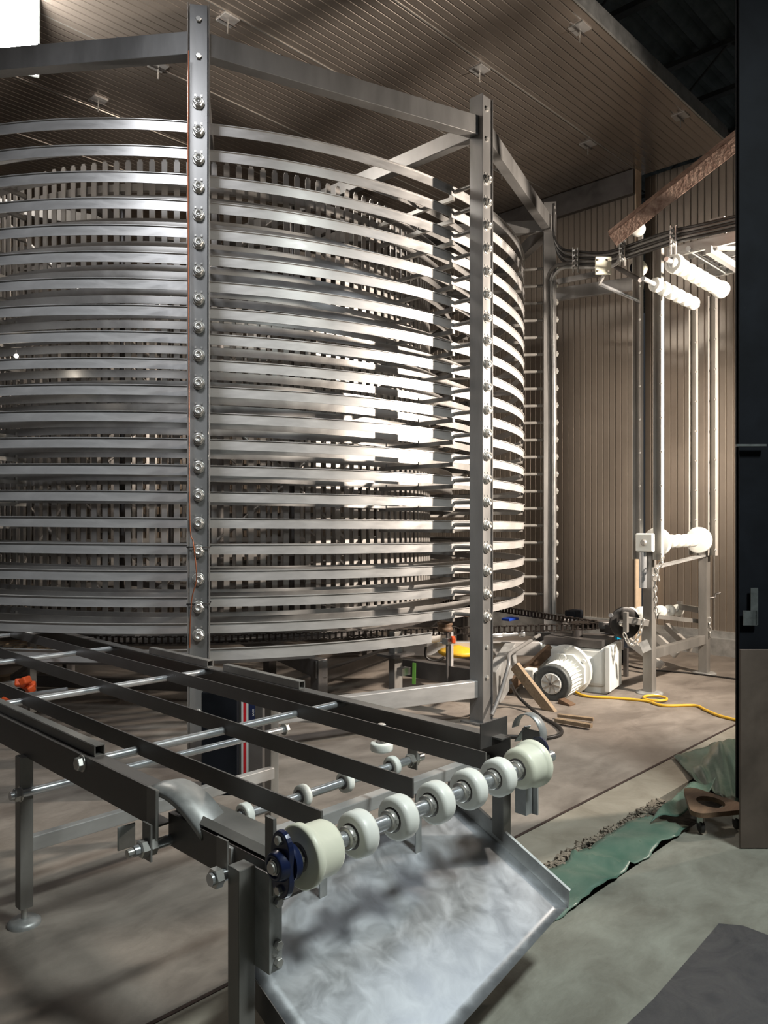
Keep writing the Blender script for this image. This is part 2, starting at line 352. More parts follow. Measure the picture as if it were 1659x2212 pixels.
# radial support arms
def arm(th, i):
    z = zt(i, th); g = MB()
    g.rod(SP(RP+.02, th, z), SP(RO-.02, th, z-0.0), .017, 12)
    g.bar(SP(RO-.01, th, z-.05), SP(RI-.08, th, z-.05), .030, .032, Z)
    for R in (RO-.03, RM-.0, RI+.0): g.box(SP(R, th, z-.03), (.03,.03,.04))
    return g
rest = MB()
for k, th in enumerate(post_th):
    for i in range(20):
        g = arm(th, i)
        if k in (0, 1, 2, 3, 4): g.build('support_arm', M['leg'], tower)
        else: rest.add(g.v, g.f)
o = rest.build('support_arm', M['leg'], tower); o['kind'] = 'stuff'
# ---------------------------------------------------------------- cage drum
drum = thing('cage_drum', cen, 'slatted round cage drum of upright flat bars inside the spiral tower', 'cage drum')
NB = 150; zlo, zhi = EYE-.80, EYE+2.93
slats = []
for j in range(NB):
    th = TH1 + 2*pi*(j+.5)/NB; th = (th+pi) % (2*pi)-pi
    p = SP(RC, th, 0); slats.append(((p.xy).length, th))
slats.sort()
st = MB()
for q, (_, th) in enumerate(slats):
    rad = (SP(1, th, 0)-cen).normalized(); tan = Z.cross(rad)
    g = MB(); g.box(SP(RC, th, (zlo+zhi)/2), (.046, .012, zhi-zlo), (tan, rad, Z)); g.box(SP(RC, th, zhi+.008), (.030,.012,.016), (tan,rad,Z))
    if q < 100: g.build('upright_slat', M['slat'], drum)
    else: st.add(g.v, g.f)
o = st.build('upright_slat', M['slat'], drum); o['kind'] = 'stuff'
def ring(R, z, h, t, m, name, parent, n=96):
    rows = []
    vs = []; fs = []
    for j in range(n):
        th = 2*pi*j/n
        for a, b_ in ((0,0),(t,0),(t,h),(0,h)): vs.append(SP(R+a, th, z+b_))
    for j in range(n):
        k = (j+1) % n; fs += [(j*4+q, j*4+(q+1)%4, k*4+(q+1)%4, k*4+q) for q in range(4)]
    return MB().add(vs, fs).build(name, m, parent)
for zz in (-.86, -.3, .3, .95, 1.6, 2.2, 2.70): ring(RC-.055, EYE+zz, .06, .045, M['slat'], 'hoop', drum)
for k in range(10):
    th = TH1+radians(18+36*k); th2 = th+radians(36)
    MB().rod(SP(RC-.10, th, EYE-.85), SP(RC-.10, th, EYE+2.75), .03, 10).build('upright_column', M['dark'], drum)
    for lev in range(3):
        za = EYE-.8+lev*1.18; zb2 = za+1.15
        a_, c_ = (th, th2) if (k+lev) % 2 else (th2, th)
        MB().rod(SP(RC-.12, a_, za), SP(RC-.12, c_, zb2), .018, 8).build('diagonal_brace', M['slat'], drum)
MB().rod(W(CR, CD, .35), W(CR, CD, EYE+3.05), .11, 24).build('centre_shaft', M['dark'], drum)
for k in range(6):
    th = radians(60*k+12)
    for zz in (EYE-.83, EYE+2.72): MB().bar(W(CR, CD, zz), SP(RC-.06, th, zz), .06, .08, Z).build('spoke', M['dark'], drum)
# ---------------------------------------------------------------- drive chain: drum ring and run to the sprocket
ZCH = EYE-.955
RCH = 2.50; sp = Vector((1.83, 7.08)); dc = Vector((CR, CD)); rs = .13
dd = (sp-dc).length; base = atan2(sp.y-dc.y, sp.x-dc.x); off = math.acos((RCH-rs)/dd)
path = []
a0 = base-off; a1 = base+off
def lp(c, R, a): return Vector((c.x+R*cos(a), c.y+R*sin(a)))
segs = []
nA = 400
for j in range(nA): path.append(lp(dc, RCH, a1 + (2*pi-(a1-a0))*j/nA))
pA, pB = lp(dc, RCH, a0), lp(sp, rs, a0)
for j in range(50): path.append(pA.lerp(pB, j/50))
for j in range(16): path.append(lp(sp, rs, a0+(a1-a0)*j/16))
pA, pB = lp(sp, rs, a1), lp(dc, RCH, a1)
for j in range(50): path.append(pA.lerp(pB, j/50))
acc = [0]
for j in range(len(path)): acc.append(acc[-1]+(path[(j+1) % len(path)]-path[j]).length)
nl = int(acc[-1]/.05); g = MB(); jj = 0
for q in range(nl):
    s_ = q*acc[-1]/nl
    while acc[jj+1] < s_: jj += 1
    pa = path[jj]; pb = path[(jj+1) % len(path)]; f_ = (s_-acc[jj])/max(1e-6, acc[jj+1]-acc[jj]); p = pa.lerp(pb, f_)
    d3 = (W(pb.x, pb.y)-W(pa.x, pa.y)).normalized(); c3 = W(p.x, p.y, ZCH); side = Z.cross(d3)
    hh = .030 if q % 2 else .022
    g.box(c3+Z*hh, (.056, .030, .005), (d3, side, Z)); g.box(c3-Z*hh, (.056, .030, .005), (d3, side, Z))
    g.box(c3, (.016, .016, .058), (d3, side, Z))
tag(g.build('drive_chain', M['grease']), 'greasy roller chain looping round the drum base to the drive sprocket', 'chain')
ring(RC+.01, ZCH-.05, .03, .10, M['dark'], 'chain_track', drum)
ring(RC+.01, ZCH-.03, .10, .02, M['slat'], 'hub_band', drum)
# base frame under the drum
bf = thing('drum_base_frame', W(CR, CD, 0), 'dark welded base frame of square tubes on the floor under the drum', 'base frame')
for k in range(5):
    th = TH1+radians(18+36*(2*k)) ; a_ = SP(2.9, th, .42)
    MB().bar(W(CR, CD, .42)+(a_-W(CR,CD,.42))*.06, a_, .10, .14, Z).build('base_beam', M['dark'], bf, bevel=.006)
    MB().bar(SP(2.85, th, .0), SP(2.85, th, .50), .10, .10, X).build('base_leg', M['dark'], bf, bevel=.006)
    MB().bar(SP(1.7, th, .0), SP(1.7, th, .36), .09, .09, X).build('base_leg', M['dark'], bf, bevel=.006)
    a_ = SP(2.2, th, .14); b_ = SP(2.2, th+radians(72), .14)
    MB().bar(a_, b_, .08, .10, Z).build('ring_beam', M['dark'], bf, bevel=.006)
# the ends of the base seen between the two nearest posts
pA = P(862, 1438, 6.9); pB = P(1034, 1465, 6.35)
MB().bar(pA, pB, .09, .15, Z).build('base_beam', M['dark'], bf, bevel=.006)
pA = P(850, 1383, 6.6); pB = P(945, 1376, 7.3)
MB().bar(pA, pB, .07, .09, Z).build('base_arm', M['rail'], bf, bevel=.006)
pA = P(870, 1400, 7.4); pB = P(1165, 1400, 7.4)
MB().bar(pA, pB, .10, .13, Z).build('base_beam', M['rail'], bf, bevel=.006)
MB().bar(W(.10, 6.55, 0), W(.10, 6.55, .66), .07, .10, X).build('base_leg', M['leg'], bf, bevel=.004)
MB().box(W(.10, 6.50, .47), (.26, .20, .02)).build('jack_plate', M['dark'], bf)
MB().box(P(872, 1450, 6.35), (.10, .06, .06)).build('jack_block', M['nut'], bf)
MB().bar(P(895, 1432, 6.33), P(894, 1478, 6.33), .012, .03).build('green_mark', M['green_tape'], bf)
# wedge shaped plate and yellow-brown braces beside the motor
MB().bar(P(1062, 1490, 6.7), P(1105, 1425, 7.3), .10, .34, Z).build('side_plate', M['galv'], bf, bevel=.005)
# chain tensioner
tn = thing('chain_tensioner', W(.53, 6.5, .0), 'chain tensioner with brown idler wheel on threaded rod left of the second post', 'tensioner')
c = P(961, 1352, 6.45); MB().lathe(c-Z*.045, Z, [(0,.05),(.01,.065),(.03,.065),(.045,.05),(.055,.065),(.075,.065),(.085,.04)], 24).build('idler_wheel', M['woodd'], tn)
c = P(966, 1385, 6.45); MB().box(c, (.06, .06, .05)).build('clamp_nut', M['nut'], tn)
MB().rod(P(966, 1478, 6.45), P(966, 1362, 6.45), .012, 10).build('threaded_rod', M['dark'], tn)
MB().bar(P(974, 1480, 6.5), P(974, 1365, 6.5), .03, .03, X).build('support_strap', M['rail'], tn)
g = MB().box(P(979, 1382, 6.40), (.03, .05, .10), tuple(frame(W(0,1), Z))); tag(g.build('spring_clamp', M['orange'], bevel=.006), 'small orange clamp gripping the tensioner beside the second post', 'clamp')
g = MB()
c = P(988, 1408, 7.2); g.lathe(c-Z*.03, Z, [(0,.15),(.03,.19),(.05,.16),(.09,.02)], 20); tag(g.build('safety_helmet', M['yellow']), 'yellow rounded plastic cap lying under the drum beam', 'helmet')
t = thing('torch_tool', P(1100, 1372, 7.2), 'silver round-headed hand tool lying on the beam left of the motor', 'tool')
a_, b_ = P(1064, 1372, 7.25), P(1122, 1369, 7.25)
MB().tube([a_, a_.lerp(b_,.35), a_.lerp(b_,.36), b_], [.028,.026,.02,.018], 12).build('handle', M['tube'], t)
MB().lathe(b_-(b_-a_).normalized()*.01, (b_-a_), [(0,.02),(.015,.036),(.05,.036),(.06,.028)], 16).build('head', M['tube'], t)
# ---------------------------------------------------------------- gearmotor
MX = W(.52, .855, 0).normalized()             # motor axis, pointing away
MS = Z.cross(MX)*-1                           # to the right
mc = P(1192, 1476, 6.85)
gm = thing('drive_gearmotor', Vector((mc.x, mc.y, 0)), 'white painted gearmotor with ribbed motor and round fan cowl near the tower base', 'motor')
g = MB()
g.lathe(mc+MX*.02, MX, [(0,.135),(.0,.135),(.36,.135)], 28)
for k in range(28):
    a_ = 2*pi*k/28; x_, y_, z_ = frame(MX); r_ = x_*cos(a_)+y_*sin(a_); t_ = z_.cross(r_)
    g.box(mc+MX*.20+r_*.150, (.31, .008, .034), (MX, t_, r_))
g.build('motor_body', M['motor'], gm)
g = MB(); g.lathe(mc, MX, [(0,.10),(-.015,.155),(.0,.166),(.06,.166),(.06,.15)], 32); g.build('fan_cowl', M['greyp'], gm)
g = MB(); g.lathe(mc-MX*.022, MX, [(0,.085),(.008,.095)], 28)
g.build('fan_disc', M['motor'], gm)
x_, y_, z_ = frame(MX)
for k in range(8):
    a_ = 2*pi*k/8+.2; r_ = x_*cos(a_)+y_*sin(a_); t_ = z_.cross(r_)
    MB().box(mc-MX*.03+r_*.048, (.07, .010, .014), (r_, t_, MX)).build('fan_blade', M['nut'], gm)
MB().lathe(mc-MX*.045, MX, [(0,.012),(.02,.016)], 12).build('fan_hub', M['dark'], gm)
g = MB().box(mc-MS*.215+MX*.04+Z*.02, (.10, .12, .17), (MS, MX, Z)); g.build('terminal_box', M['motor'], gm, bevel=.008)
MB().rod(mc-MS*.20+MX*.04-Z*.06, mc-MS*.20+MX*.04-Z*.13, .02, 12).build('cable_gland', M['nut'], gm)
g = MB(); g.lathe(mc+MX*.35+Z*.02, MX, [(0,.19),(0,.20),(.05,.20)], 8, phase=pi/8); g.lathe(mc+MX*.40+Z*.05, MX, [(0,.225),(.0,.235),(.045,.235)], 48); g.build('adapter_flange', M['motor'], gm)
for k in range(6):
    a_ = 2*pi*k/6+.5; r_ = x_*cos(a_)+y_*sin(a_); MB().hexn(mc+MX*.40+Z*.05+r_*.20, -MX, .018, .018).build('flange_bolt', M['motor'], gm)
g = MB(); q = [mc+MX*.30+Z*.185+(Z*cos(a_)+MS*sin(a_))*.028 for a_ in [2*pi*k/20 for k in range(20)]]; g.tube(q, .008, 8, True); g.build('lifting_eye', M['motor'], gm)
gc = mc+MX*.66+MS*.03+Z*.085
g = MB(); g.box(gc-MS*.0, (.62, .34, .36), (MS, MX, Z)); g.build('gearbox_housing', M['motor'], gm, bevel=.035)
for q, hh in ((.34, .42), (-.32, .38)): MB().box(gc+MS*q, (.05, .42, hh), (MS, MX, Z)).build('side_flange', M['motor'], gm, bevel=.01)
MB().bar(gc-MX*.20+MS*.05+Z*.02, gc-MX*.05+MS*.31+Z*.02, .10, .16, Z).build('side_hub', M['motor'], gm, bevel=.02)
for s_ in (-1, 1): MB().box(gc+MS*.2-Z*.20+MX*s_*.12, (.24, .05, .10), (MS, MX, Z)).build('mounting_foot', M['motor'], gm, bevel=.01)
g = MB(); g.box(gc+Z*.215+MS*.0, (.56, .34, .07), (MS, MX, Z)); g.build('top_plate', M['dark'], gm)
g = MB(); g.rod(gc+Z*.18-MS*.0, gc+Z*.34-MS*.0, .05, 20); g.build('output_shaft', M['dark'], gm)
g = MB(); g.lathe(W(sp.x, sp.y, ZCH-.02), Z, [(0,.115),(.04,.115)], 20); tag(g.build('drive_sprocket', M['grease']), 'greasy black sprocket engaging the chain above the white gearmotor', 'sprocket')
# black drive bracket frame on P3 side
db = thing('drive_bracket', P(1250, 1400, 7.9), 'dark greasy bracket of plates holding the drive above the gearmotor', 'bracket')
MB().bar(P(1155, 1378, 8.0), P(1345, 1388, 7.9), .12, .14, Z).build('mount_beam', M['dark'], db, bevel=.005)
MB().bar(P(1210, 1342, 7.6), P(1340, 1352, 7.6), .18, .07, Z).build('top_bar', M['dark'], db, bevel=.005)
MB().box(P(1325, 1400, 8.0), (.22, .2, .30)).build('side_box', M['black'], db, bevel=.005)
MB().box(P(1240, 1335, 7.7), (.16, .12, .16)).build('grease_block', M['black'], db, bevel=.01)
MB().bar(P(1352, 1400, 7.9), P(1352, 1470, 7.9), .04, .04, X).build('bracket_leg', M['dark'], db)
MB().bar(P(1175, 1395, 7.7), P(1175, 1480, 7.7), .10, .07, X).build('bracket_leg', M['dark'], db)
g = MB().box(P(1336, 1374, 7.8), (.09, .02, .06)); tag(g.build('tape_flag', M['cyan']), 'scrap of bright cyan tape on the dark bracket corner', 'tape')
g = MB().box(P(1102, 1337, 8.0), (.17, .10, .025)); tag(g.build('plastic_wedge', M['blue'], bevel=.004), 'flat blue plastic piece lying behind the chain', 'plastic piece')
# wood braces
def timber(name, a, b_, w, h, lab, m='wood', grp=None):
    return tag(MB().bar(a, b_, w, h, Z).build(name, M[m], bevel=.003), lab, 'timber', grp)
timber('timber_brace', P(1112, 1438, 6.7), P(1198, 1548, 6.45), .05, .085, 'long timber brace leaning from the base frame to the floor before the gearmotor', 'wood')
timber('timber_brace', P(1190, 1400, 7.3), P(1095, 1490, 7.1), .05, .09, 'dark timber brace crossing behind the long brace', 'woodd')
timber('timber_block', P(1212, 1515, 6.75), P(1236, 1528, 6.65), .08, .06, 'dark timber block under the gearmotor fan cowl', 'woodd')
timber('timber_offcut', PZ(1200, 1555, .03), PZ(1278, 1568, .03), .05, .03, 'pale timber offcut on the floor nearer the conveyor', 'wood', 'timber offcuts on the floor')
timber('timber_offcut', PZ(1205, 1545, .03), PZ(1282, 1554, .03), .04, .025, 'pale timber offcut on the floor nearer the gearmotor', 'wood', 'timber offcuts on the floor')
# ================================================================ INFEED CONVEYOR
XL, XR = 1.19, 2.43
ZB = EYE-.82
cv = thing('infeed_conveyor', ((XL+XR)/2, 3.2, 0), 'low open stainless infeed conveyor with three deck bars and white end rollers in the foreground', 'conveyor')
# side beams: C channel (outer web, top flange inwards)
def chan(x, s_, y0, y1, ztop, h, name='side_beam', m='deck', fl=.055):
    g = MB(); g.box((x, (y0+y1)/2, ztop-h/2), (.008, y1-y0, h)); g.box((x+s_*fl/2, (y0+y1)/2, ztop-.003), (fl, y1-y0, .007)); g.box((x+s_*fl/2, (y0+y1)/2, ztop-h+.003), (fl, y1-y0, .007))
    return g.build(name, M[m], cv, bevel=.0015)
chan(XL, 1, 2.13, 7.4, ZB, .115); chan(XR, -1, 1.70, 7.4, ZB, .115)
chan(1.235, 1, 1.60, 2.13, ZB-.078, .10, fl=.10)
# shaped transition sheet on the left beam
rows = []
for k in range(11):
    t_ = k/10; y = 2.16-.22*t_; z = ZB+.004-.095*(t_**1.4) + .02*sin(pi*t_)
    q_ = .05*t_; rows.append([Vector((XL-.012+q_, y, z-.02)), Vector((XL-.008+q_, y, z)), Vector((XL+.04+q_, y, z+.006)), Vector((XL+.10+q_, y, z-.012*t_))])
MB().grid(rows).build('transition_sheet', M['galv'], cv, solid=.004)
MB().box((XL-.012, 2.13, ZB-.075), (.012, .055, .17)).build('splice_plate', M['leg'], cv, bevel=.003)
MB().box((XL-.03, 2.26, ZB-.17), (.06, .006, .075)).build('end_cap', M['galv'], cv, bevel=.003)
g = MB(); rows = []
for k in range(2): rows.append([Vector((1.236, 2.10-.47*k, ZB-.070)), Vector((1.256, 2.10-.47*k, ZB-.056)), Vector((1.262, 2.10-.47*k, ZB-.070)), Vector((1.36, 2.10-.42*k, ZB-.066)), Vector((1.365, 2.10-.42*k, ZB-.10))])
g.grid(rows, False).build('guard_sheet', M['leg'], cv, solid=.003)
# square guide tubes bolted on top of the side beams
for x, y0, y1 in ((XL+.035, 2.58, 3.6), (XR-.03, 2.90, 3.55), (XR-.03, 3.70, 4.35)):
    g = MB(); w_ = .034
    for sx, sz in ((-1,0),(1,0),(0,-1),(0,1)):
        g.box((x+sx*w_/2, (y0+y1)/2, ZB+.02+sz*w_/2), (.004 if sx else w_, y1-y0, .004 if sz else w_))
    g.build('guide_tube', M['leg'], cv)
# deck bars
for x in (1.395, 1.770, 2.145):
    g = MB().box((x, (1.60+7.4)/2, EYE-.80-.03), (.007, 5.8, .062)); g.build('deck_bar', M['deck'], cv, bevel=.0012)
# tie rods
for y in (2.63, 3.73, 4.85, 5.97, 7.1):
    MB().rod((XL, y, EYE-.847), (XR, y, EYE-.847), .0165, 20).build('tie_rod', M['tube'], cv)
    g = MB().lathe((XL-.004, y, EYE-.847), -X, [(0,.03),(.004,.03)], 20); g.hexn((XL-.008, y, EYE-.847), -X, .024, .02)
    g.build('rod_nut', M['nut'], cv)
# lower rods through the legs
for y in (3.12, 6.2):
    MB().rod((XL-.07, y, EYE-1.07), (XR+.05, y, EYE-1.07), .0165, 20).build('return_rod', M['tube'], cv)
    for x, s_ in ((XL-.03, -1), (XR+.03, 1)):
        g = MB().lathe((x, y, EYE-1.07), X*s_, [(0,.03),(.004,.03)], 20); g.hexn((x+s_*.004, y, EYE-1.07), X*s_, .026, .022); g.build('rod_nut', M['nut'], cv)
# return shaft with small wheels, on hanger straps
ys, zs = 2.12, EYE-.98
MB().rod((XL-.08, ys, zs), (XR-.03, ys, zs), .0165, 20).build('return_shaft', M['tube'], cv)
for x in (XL-.035, XR-.09):
    MB().box((x, ys, (zs-.035+ZB-.1)/2+.005), (.006, .05, ZB-.08-zs+.03)).build('hanger_strap', M['leg'], cv)
for x, s_ in ((XL-.038, -1), (XR-.087, 1), (XL-.032, 1), (XR-.093, -1)):
    MB().hexn((x, ys, zs), X*s_, .027, .024).build('rod_nut', M['nut'], cv)
MB().rod((XL-.1, ys, zs), (XL-.06, ys, zs), .012, 12).build('thread_end', M['nut'], cv)
def wheelprof(w, R, r, ch): return [(-w/2, r), (-w/2, R-ch), (-w/2+ch*.3, R-ch*.3), (-w/2+ch, R), (w/2-ch, R), (w/2-ch*.3, R-ch*.3), (w/2, R-ch), (w/2, r)]
for x in (1.51, 1.758, 1.965, 2.22):
    wh = MB().lathe((x, ys, zs), X, wheelprof(.030, .040, .018, .006), 32).build('return_wheel', M['white'], cv)
    MB().lathe((x-.018, ys, zs), X, [(0,.024),(.036,.024)], 20).build('wheel_collar', M['dark'], wh)
# second return rod near the front leg on the left
MB().rod((XL-.07, 1.73, EYE-.94), (XL+.06, 1.73, EYE-.94), .0165, 18).build('stub_rod', M['tube'], cv)
MB().hexn((XL-.06, 1.73, EYE-.94), X, .027, .024).build('rod_nut', M['nut'], cv)
MB().box((XL-.02, 1.745, EYE-.90), (.006, .05, .10)).build('hanger_strap', M['leg'], cv)
# vertical idler hanging from the right beam
g = MB().rod((2.20, 2.16, zs+.09), (2.20, 2.16, ZB+.0), .008, 10); g.hexn((2.20, 2.16, ZB-.01), Z, .018, .016); g.build('idler_bolt', M['nut'], cv)
w2 = MB().lathe((2.20, 2.16, zs+.075), Z, wheelprof(.034, .046, .015, .006), 32).build('flat_idler', M['white'], cv)
MB().lathe((2.20, 2.16, zs+.091), Z, [(0,.024),(.006,.024)], 20).build('idler_cap', M['dark'], w2)
# legs
def leg(x, y, ztop, zf=.0, foot=True):
    o = MB().box((x, y, (ztop+.07)/2), (.052, .052, ztop-.07)).build('leg', M['leg'], cv, bevel=.003)
    g = MB().rod((x, y, .01), (x, y, .08), .012, 12); g.build('levelling_stem', M['nut'], o)
    g = MB().lathe((x, y, 0), Z, [(0,.062),(.012,.062),(.022,.05),(.026,.02)], 28); g.build('foot_pad', M['galv'], o)
leg(XL-.005, 3.15, ZB-.11); leg(XR, 3.18, ZB-.11); leg(XL-.005, 6.3, ZB-.11); leg(XR, 6.3, ZB-.11)
leg(XL-.005, 1.68, ZB-.085); leg(XR, 1.74, ZB-.11)
for x, y in ((XL-.005, 3.15), (XL-.005, 6.3)):
    MB().bar((x+.02, y, EYE-1.285), (XR-.02, y, EYE-1.285), .04, .058, Z).build('cross_tube', M['rail'], cv, bevel=.003)
MB().bar((XL+.03, 1.80, EYE-.925), (XR-.02, 1.80, EYE-.925), .04, .045, Z).build('cross_tube', M['rail'], cv, bevel=.003)
# front leg channel plate with bolts
g = MB(); g.box((XL+.022, 1.635, EYE-1.04), (.006, .085, .26)); g.box((XL+.042, 1.597, EYE-1.04), (.04, .006, .26)); g.build('leg_channel', M['galv'], cv, bevel=.0015)
for z_ in (-.99, -1.10, -1.145): MB().hexn((XL+.045, 1.592, EYE+z_), -Y, .013, .012).build('leg_bolt', M['nut'], cv)
g = MB(); g.box((XR+.03, 1.66, EYE-1.01), (.04, .05, .20)); g.box((XR+.06, 1.66, EYE-1.02), (.008, .09, .19)); g.build('leg_channel', M['galv'], cv, bevel=.0015)
for z_ in (-.97, -1.06): MB().hexn((XR+.064, 1.66, EYE+z_), X, .014, .014).build('leg_bolt', M['nut'], cv)
# roller shaft, rollers with split collars
YS_, ZS_ = 1.545, EYE-.870
MB().rod((1.188, YS_, ZS_), (2.47, YS_, ZS_), .0205, 28).build('roller_shaft', M['tube'], cv)
MB().rod((1.176, YS_, ZS_), (1.19, YS_, ZS_), .014, 20).build('shaft_end', M['nut'], cv)
rx = [1.480, 1.645, 1.812, 1.978, 2.140]
first = None
for k, x in enumerate(rx):
    c = Vector((x, YS_, ZS_))
    if first is None:
        first = MB().lathe(c, X, wheelprof(.058, .064, .019, .013), 56).build('end_roller', M['white'], cv, origin=c)
        g = MB().lathe(c-X*.05, X, [(0,.019),(0,.030),(.003,.032),(.017,.032),(.020,.030),(.020,.019)], 32); g.box(c-X*.041-Y*.031+Z*.008, (.009,.008,.012)); g.build('split_collar', M['nut'], first)
        MB().lathe(c-X*.0296, X, [(0,.019),(0,.036),(.003,.036)], 32).build('bore_insert', M['dark'], first)
    else: clone(first, c, cv)
for x, s_ in ((1.322, -1), (2.300, 1)):
    c = Vector((x, YS_, ZS_))
    pr_ = [(-.056, .019), (-.056, .078), (-.052, .083), (-.036, .083), (-.028, .077), (-.022, .073), (.036, .072), (.048, .066), (.052, .056), (.052, .019)]
    pr_ = pr_ if s_ < 0 else [(-a_, b_) for a_, b_ in reversed(pr_)]
    r_ = MB().lathe(c, X, pr_, 56).build('flanged_roller', M['cream'], cv)
    cc = c + X*(-.078 if s_ < 0 else -.072)
    g = MB().lathe(cc, X, [(0,.019),(0,.030),(.003,.032),(.017,.032),(.020,.030),(.020,.019)], 32); g.box(cc+X*.01-Y*.031+Z*.008, (.009,.008,.012)); g.build('split_collar', M['nut'], r_)
    MB().lathe(c-X*.0575 if s_ < 0 else c-X*.0535, X, [(0,.019),(0,.038),(.003,.038)], 32).build('bore_insert', M['dark'], r_)
# oval flange bearings
def bearing(x, s_):
    c = Vector((x, YS_, ZS_)); g = MB()
    prof = []
    for k in range(48):
        a_ = 2*pi*k/48; R = .044+.043*abs(sin(a_))**2.2; w_ = R*cos(a_); prof.append((w_*.95, R*1.0*sin(a_)))
    n = len(prof)
    vs = [c + Y*q[0]*.95 + Z*q[1] - X*s_*0.0 for q in prof] + [c + Y*q[0]*.85 + Z*q[1]*.97 + X*s_*.014 for q in prof]
    g.add(vs, [tuple(range(n-1,-1,-1)), tuple(range(n,2*n))]+[(i,(i+1)%n,n+(i+1)%n,n+i) for i in range(n)], False)
    g.lathe(c+X*s_*.012, X*s_, [(0,.042),(.008,.039),(.022,.034),(.024,.026),(.018,.024)], 32)
    g.lathe(c-X*s_*.002, -X*s_, [(0,.050),(.022,.047),(.030,.036),(.031,.022)], 32)
    o = g.build('flange_bearing', M['navy'], cv, bevel=.002)
    MB().lathe(c+X*s_*.016, X*s_, [(0,.0245),(.012,.0245),(.014,.0185),(.022,.0185)], 28).build('inner_race', M['nut'], o)
    for z_ in (-.063, .063): MB().hexn(c+Z*z_+X*s_*.013, X*s_, .0125, .012).build('bearing_bolt', M['nut'], o)
MB().box((1.225, YS_+.062, ZS_+.0), (.012, .035, .20)).build('bearing_plate', M['leg'], cv, bevel=.0015)
MB().box((XR+.025, YS_+.07, ZS_+.01), (.008, .09, .15)).build('bearing_plate', M['leg'], cv, bevel=.0015)
bearing(1.220, -1); bearing(2.385, 1)
# plate and curved strap at the right end
MB().box(P(1067, 1582, 2.93), (.17, .005, .095), (X, Y, Z)).build('guard_plate', M['dark'], cv, bevel=.001)
rows = []
for k in range(25):
    a_ = radians(-30+200*k/24); c = P(1143, 1583, 2.88)
    rows.append([c-Y*cos(a_)*.062+Z*(sin(a_)*.072)+X*.022*s_ for s_ in (-1, 1)])
MB().grid(rows).build('curved_strap', M['galv'], cv, solid=.003)
MB().bar(P(1118, 1600, 2.95), P(1140, 1568, 2.90), .03, .004).build('strap_stay', M['galv'], cv)
# ---------------------------------------------------------------- chute
def chp(x, y, off=0): return Vector((x, y, EYE-1.152-.465*(1.90-y)+off))
g = MB(); N = 16; rows = []
for i in range(N+1):
    yt = lambda x: 1.80+.17*min(1,(x-1.25)/.5); y_ = lambda x: (yt(x) + ( (1.29+(x-1.25)*.127) - yt(x))*i/N)
    rows.append([chp(x, y_(x), .002*sin(7*x+5*i/N)) for x in [1.25+1.15*k/24 for k in range(25)]])
ch = thing('discharge_chute', (1.8, 1.5, 0), 'broad bright stainless sloping chute with upturned right edge below the white rollers', 'chute')
chs = mat('chute_sheet', (0.52, 0.54, 0.57), 0.8, 0.38, 0.16, 11, (1,1,1), rvar=0.08, distort=.6)
g.grid(rows).build('chute_sheet', chs, ch, solid=.003)
rows = [[chp(2.402, 1.99-.557*k/12, -.004) for k in range(13)], [chp(2.412, 1.99-.557*k/12, .055) for k in range(13)], [chp(2.42, 1.99-.557*k/12 , .058) for k in range(13)]]
MB().grid(rows, False).build('upturned_edge', M['galv'], ch, solid=.003)
rows = [[chp(1.248, 1.80-.51*k/12, .0) for k in range(13)], [chp(1.246, 1.80-.51*k/12, -.075) for k in range(13)]]
MB().grid(rows, False).build('folded_side', M['dark'], ch, solid=.003)
for x in (1.6, 2.05): MB().box((x, 1.83, EYE-1.06), (.03, .006, .26)).build('hanger_bracket', M['galv'], ch)
# ================================================================ TAKE-UP TOWER on the right
tk = thing('takeup_tower', (7.4, 3.22, 0), 'tall twin channel take-up frame with white rollers near the far wall', 'take-up frame')
XF, XB, YT = 6.83, 8.10, 3.22
for x, zt_ in ((XF, EYE+2.58), (XB, EYE+2.33)):
    o = MB().box((x, YT, (EYE-.20+.02)/2), (.09, .09, EYE-.20)).build('leg', M['leg'], tk, bevel=.004)
    MB().lathe((x, YT, 0), Z, [(0,.12),(.012,.12),(.02,.09)], 28).build('foot_pad', M['galv'], o)
    for s_ in (-1, 1):
        y = YT+s_*.10; z0_ = EYE-.36; g = MB()
        g.box((x, y, (z0_+zt_)/2), (.012, .075, zt_-z0_)); g.box((x-.03, y-.037, (z0_+zt_)/2), (.06, .008, zt_-z0_)); g.box((x-.03, y+.037, (z0_+zt_)/2), (.06,.008, zt_-z0_))
        c_ = g.build('guide_channel', M['tower'], tk, bevel=.002)
        for q in range(9):
            z_ = z0_+.06+q*.31
            if z_ < zt_-.04: MB().hexn((x-.058, y-.037, z_), -X, .012, .010).build('channel_bolt', M['nut'], c_)
MB().bar((XF, YT, .36), (XB, YT, .36), .06, .09, Z).build('cross_beam', M['leg'], tk, bevel=.003)
MB().bar((XF+.05, YT, EYE-.44), (XB, YT, EYE-.36), .07, .02, Z).build('slotted_strap', M['galv'], tk)
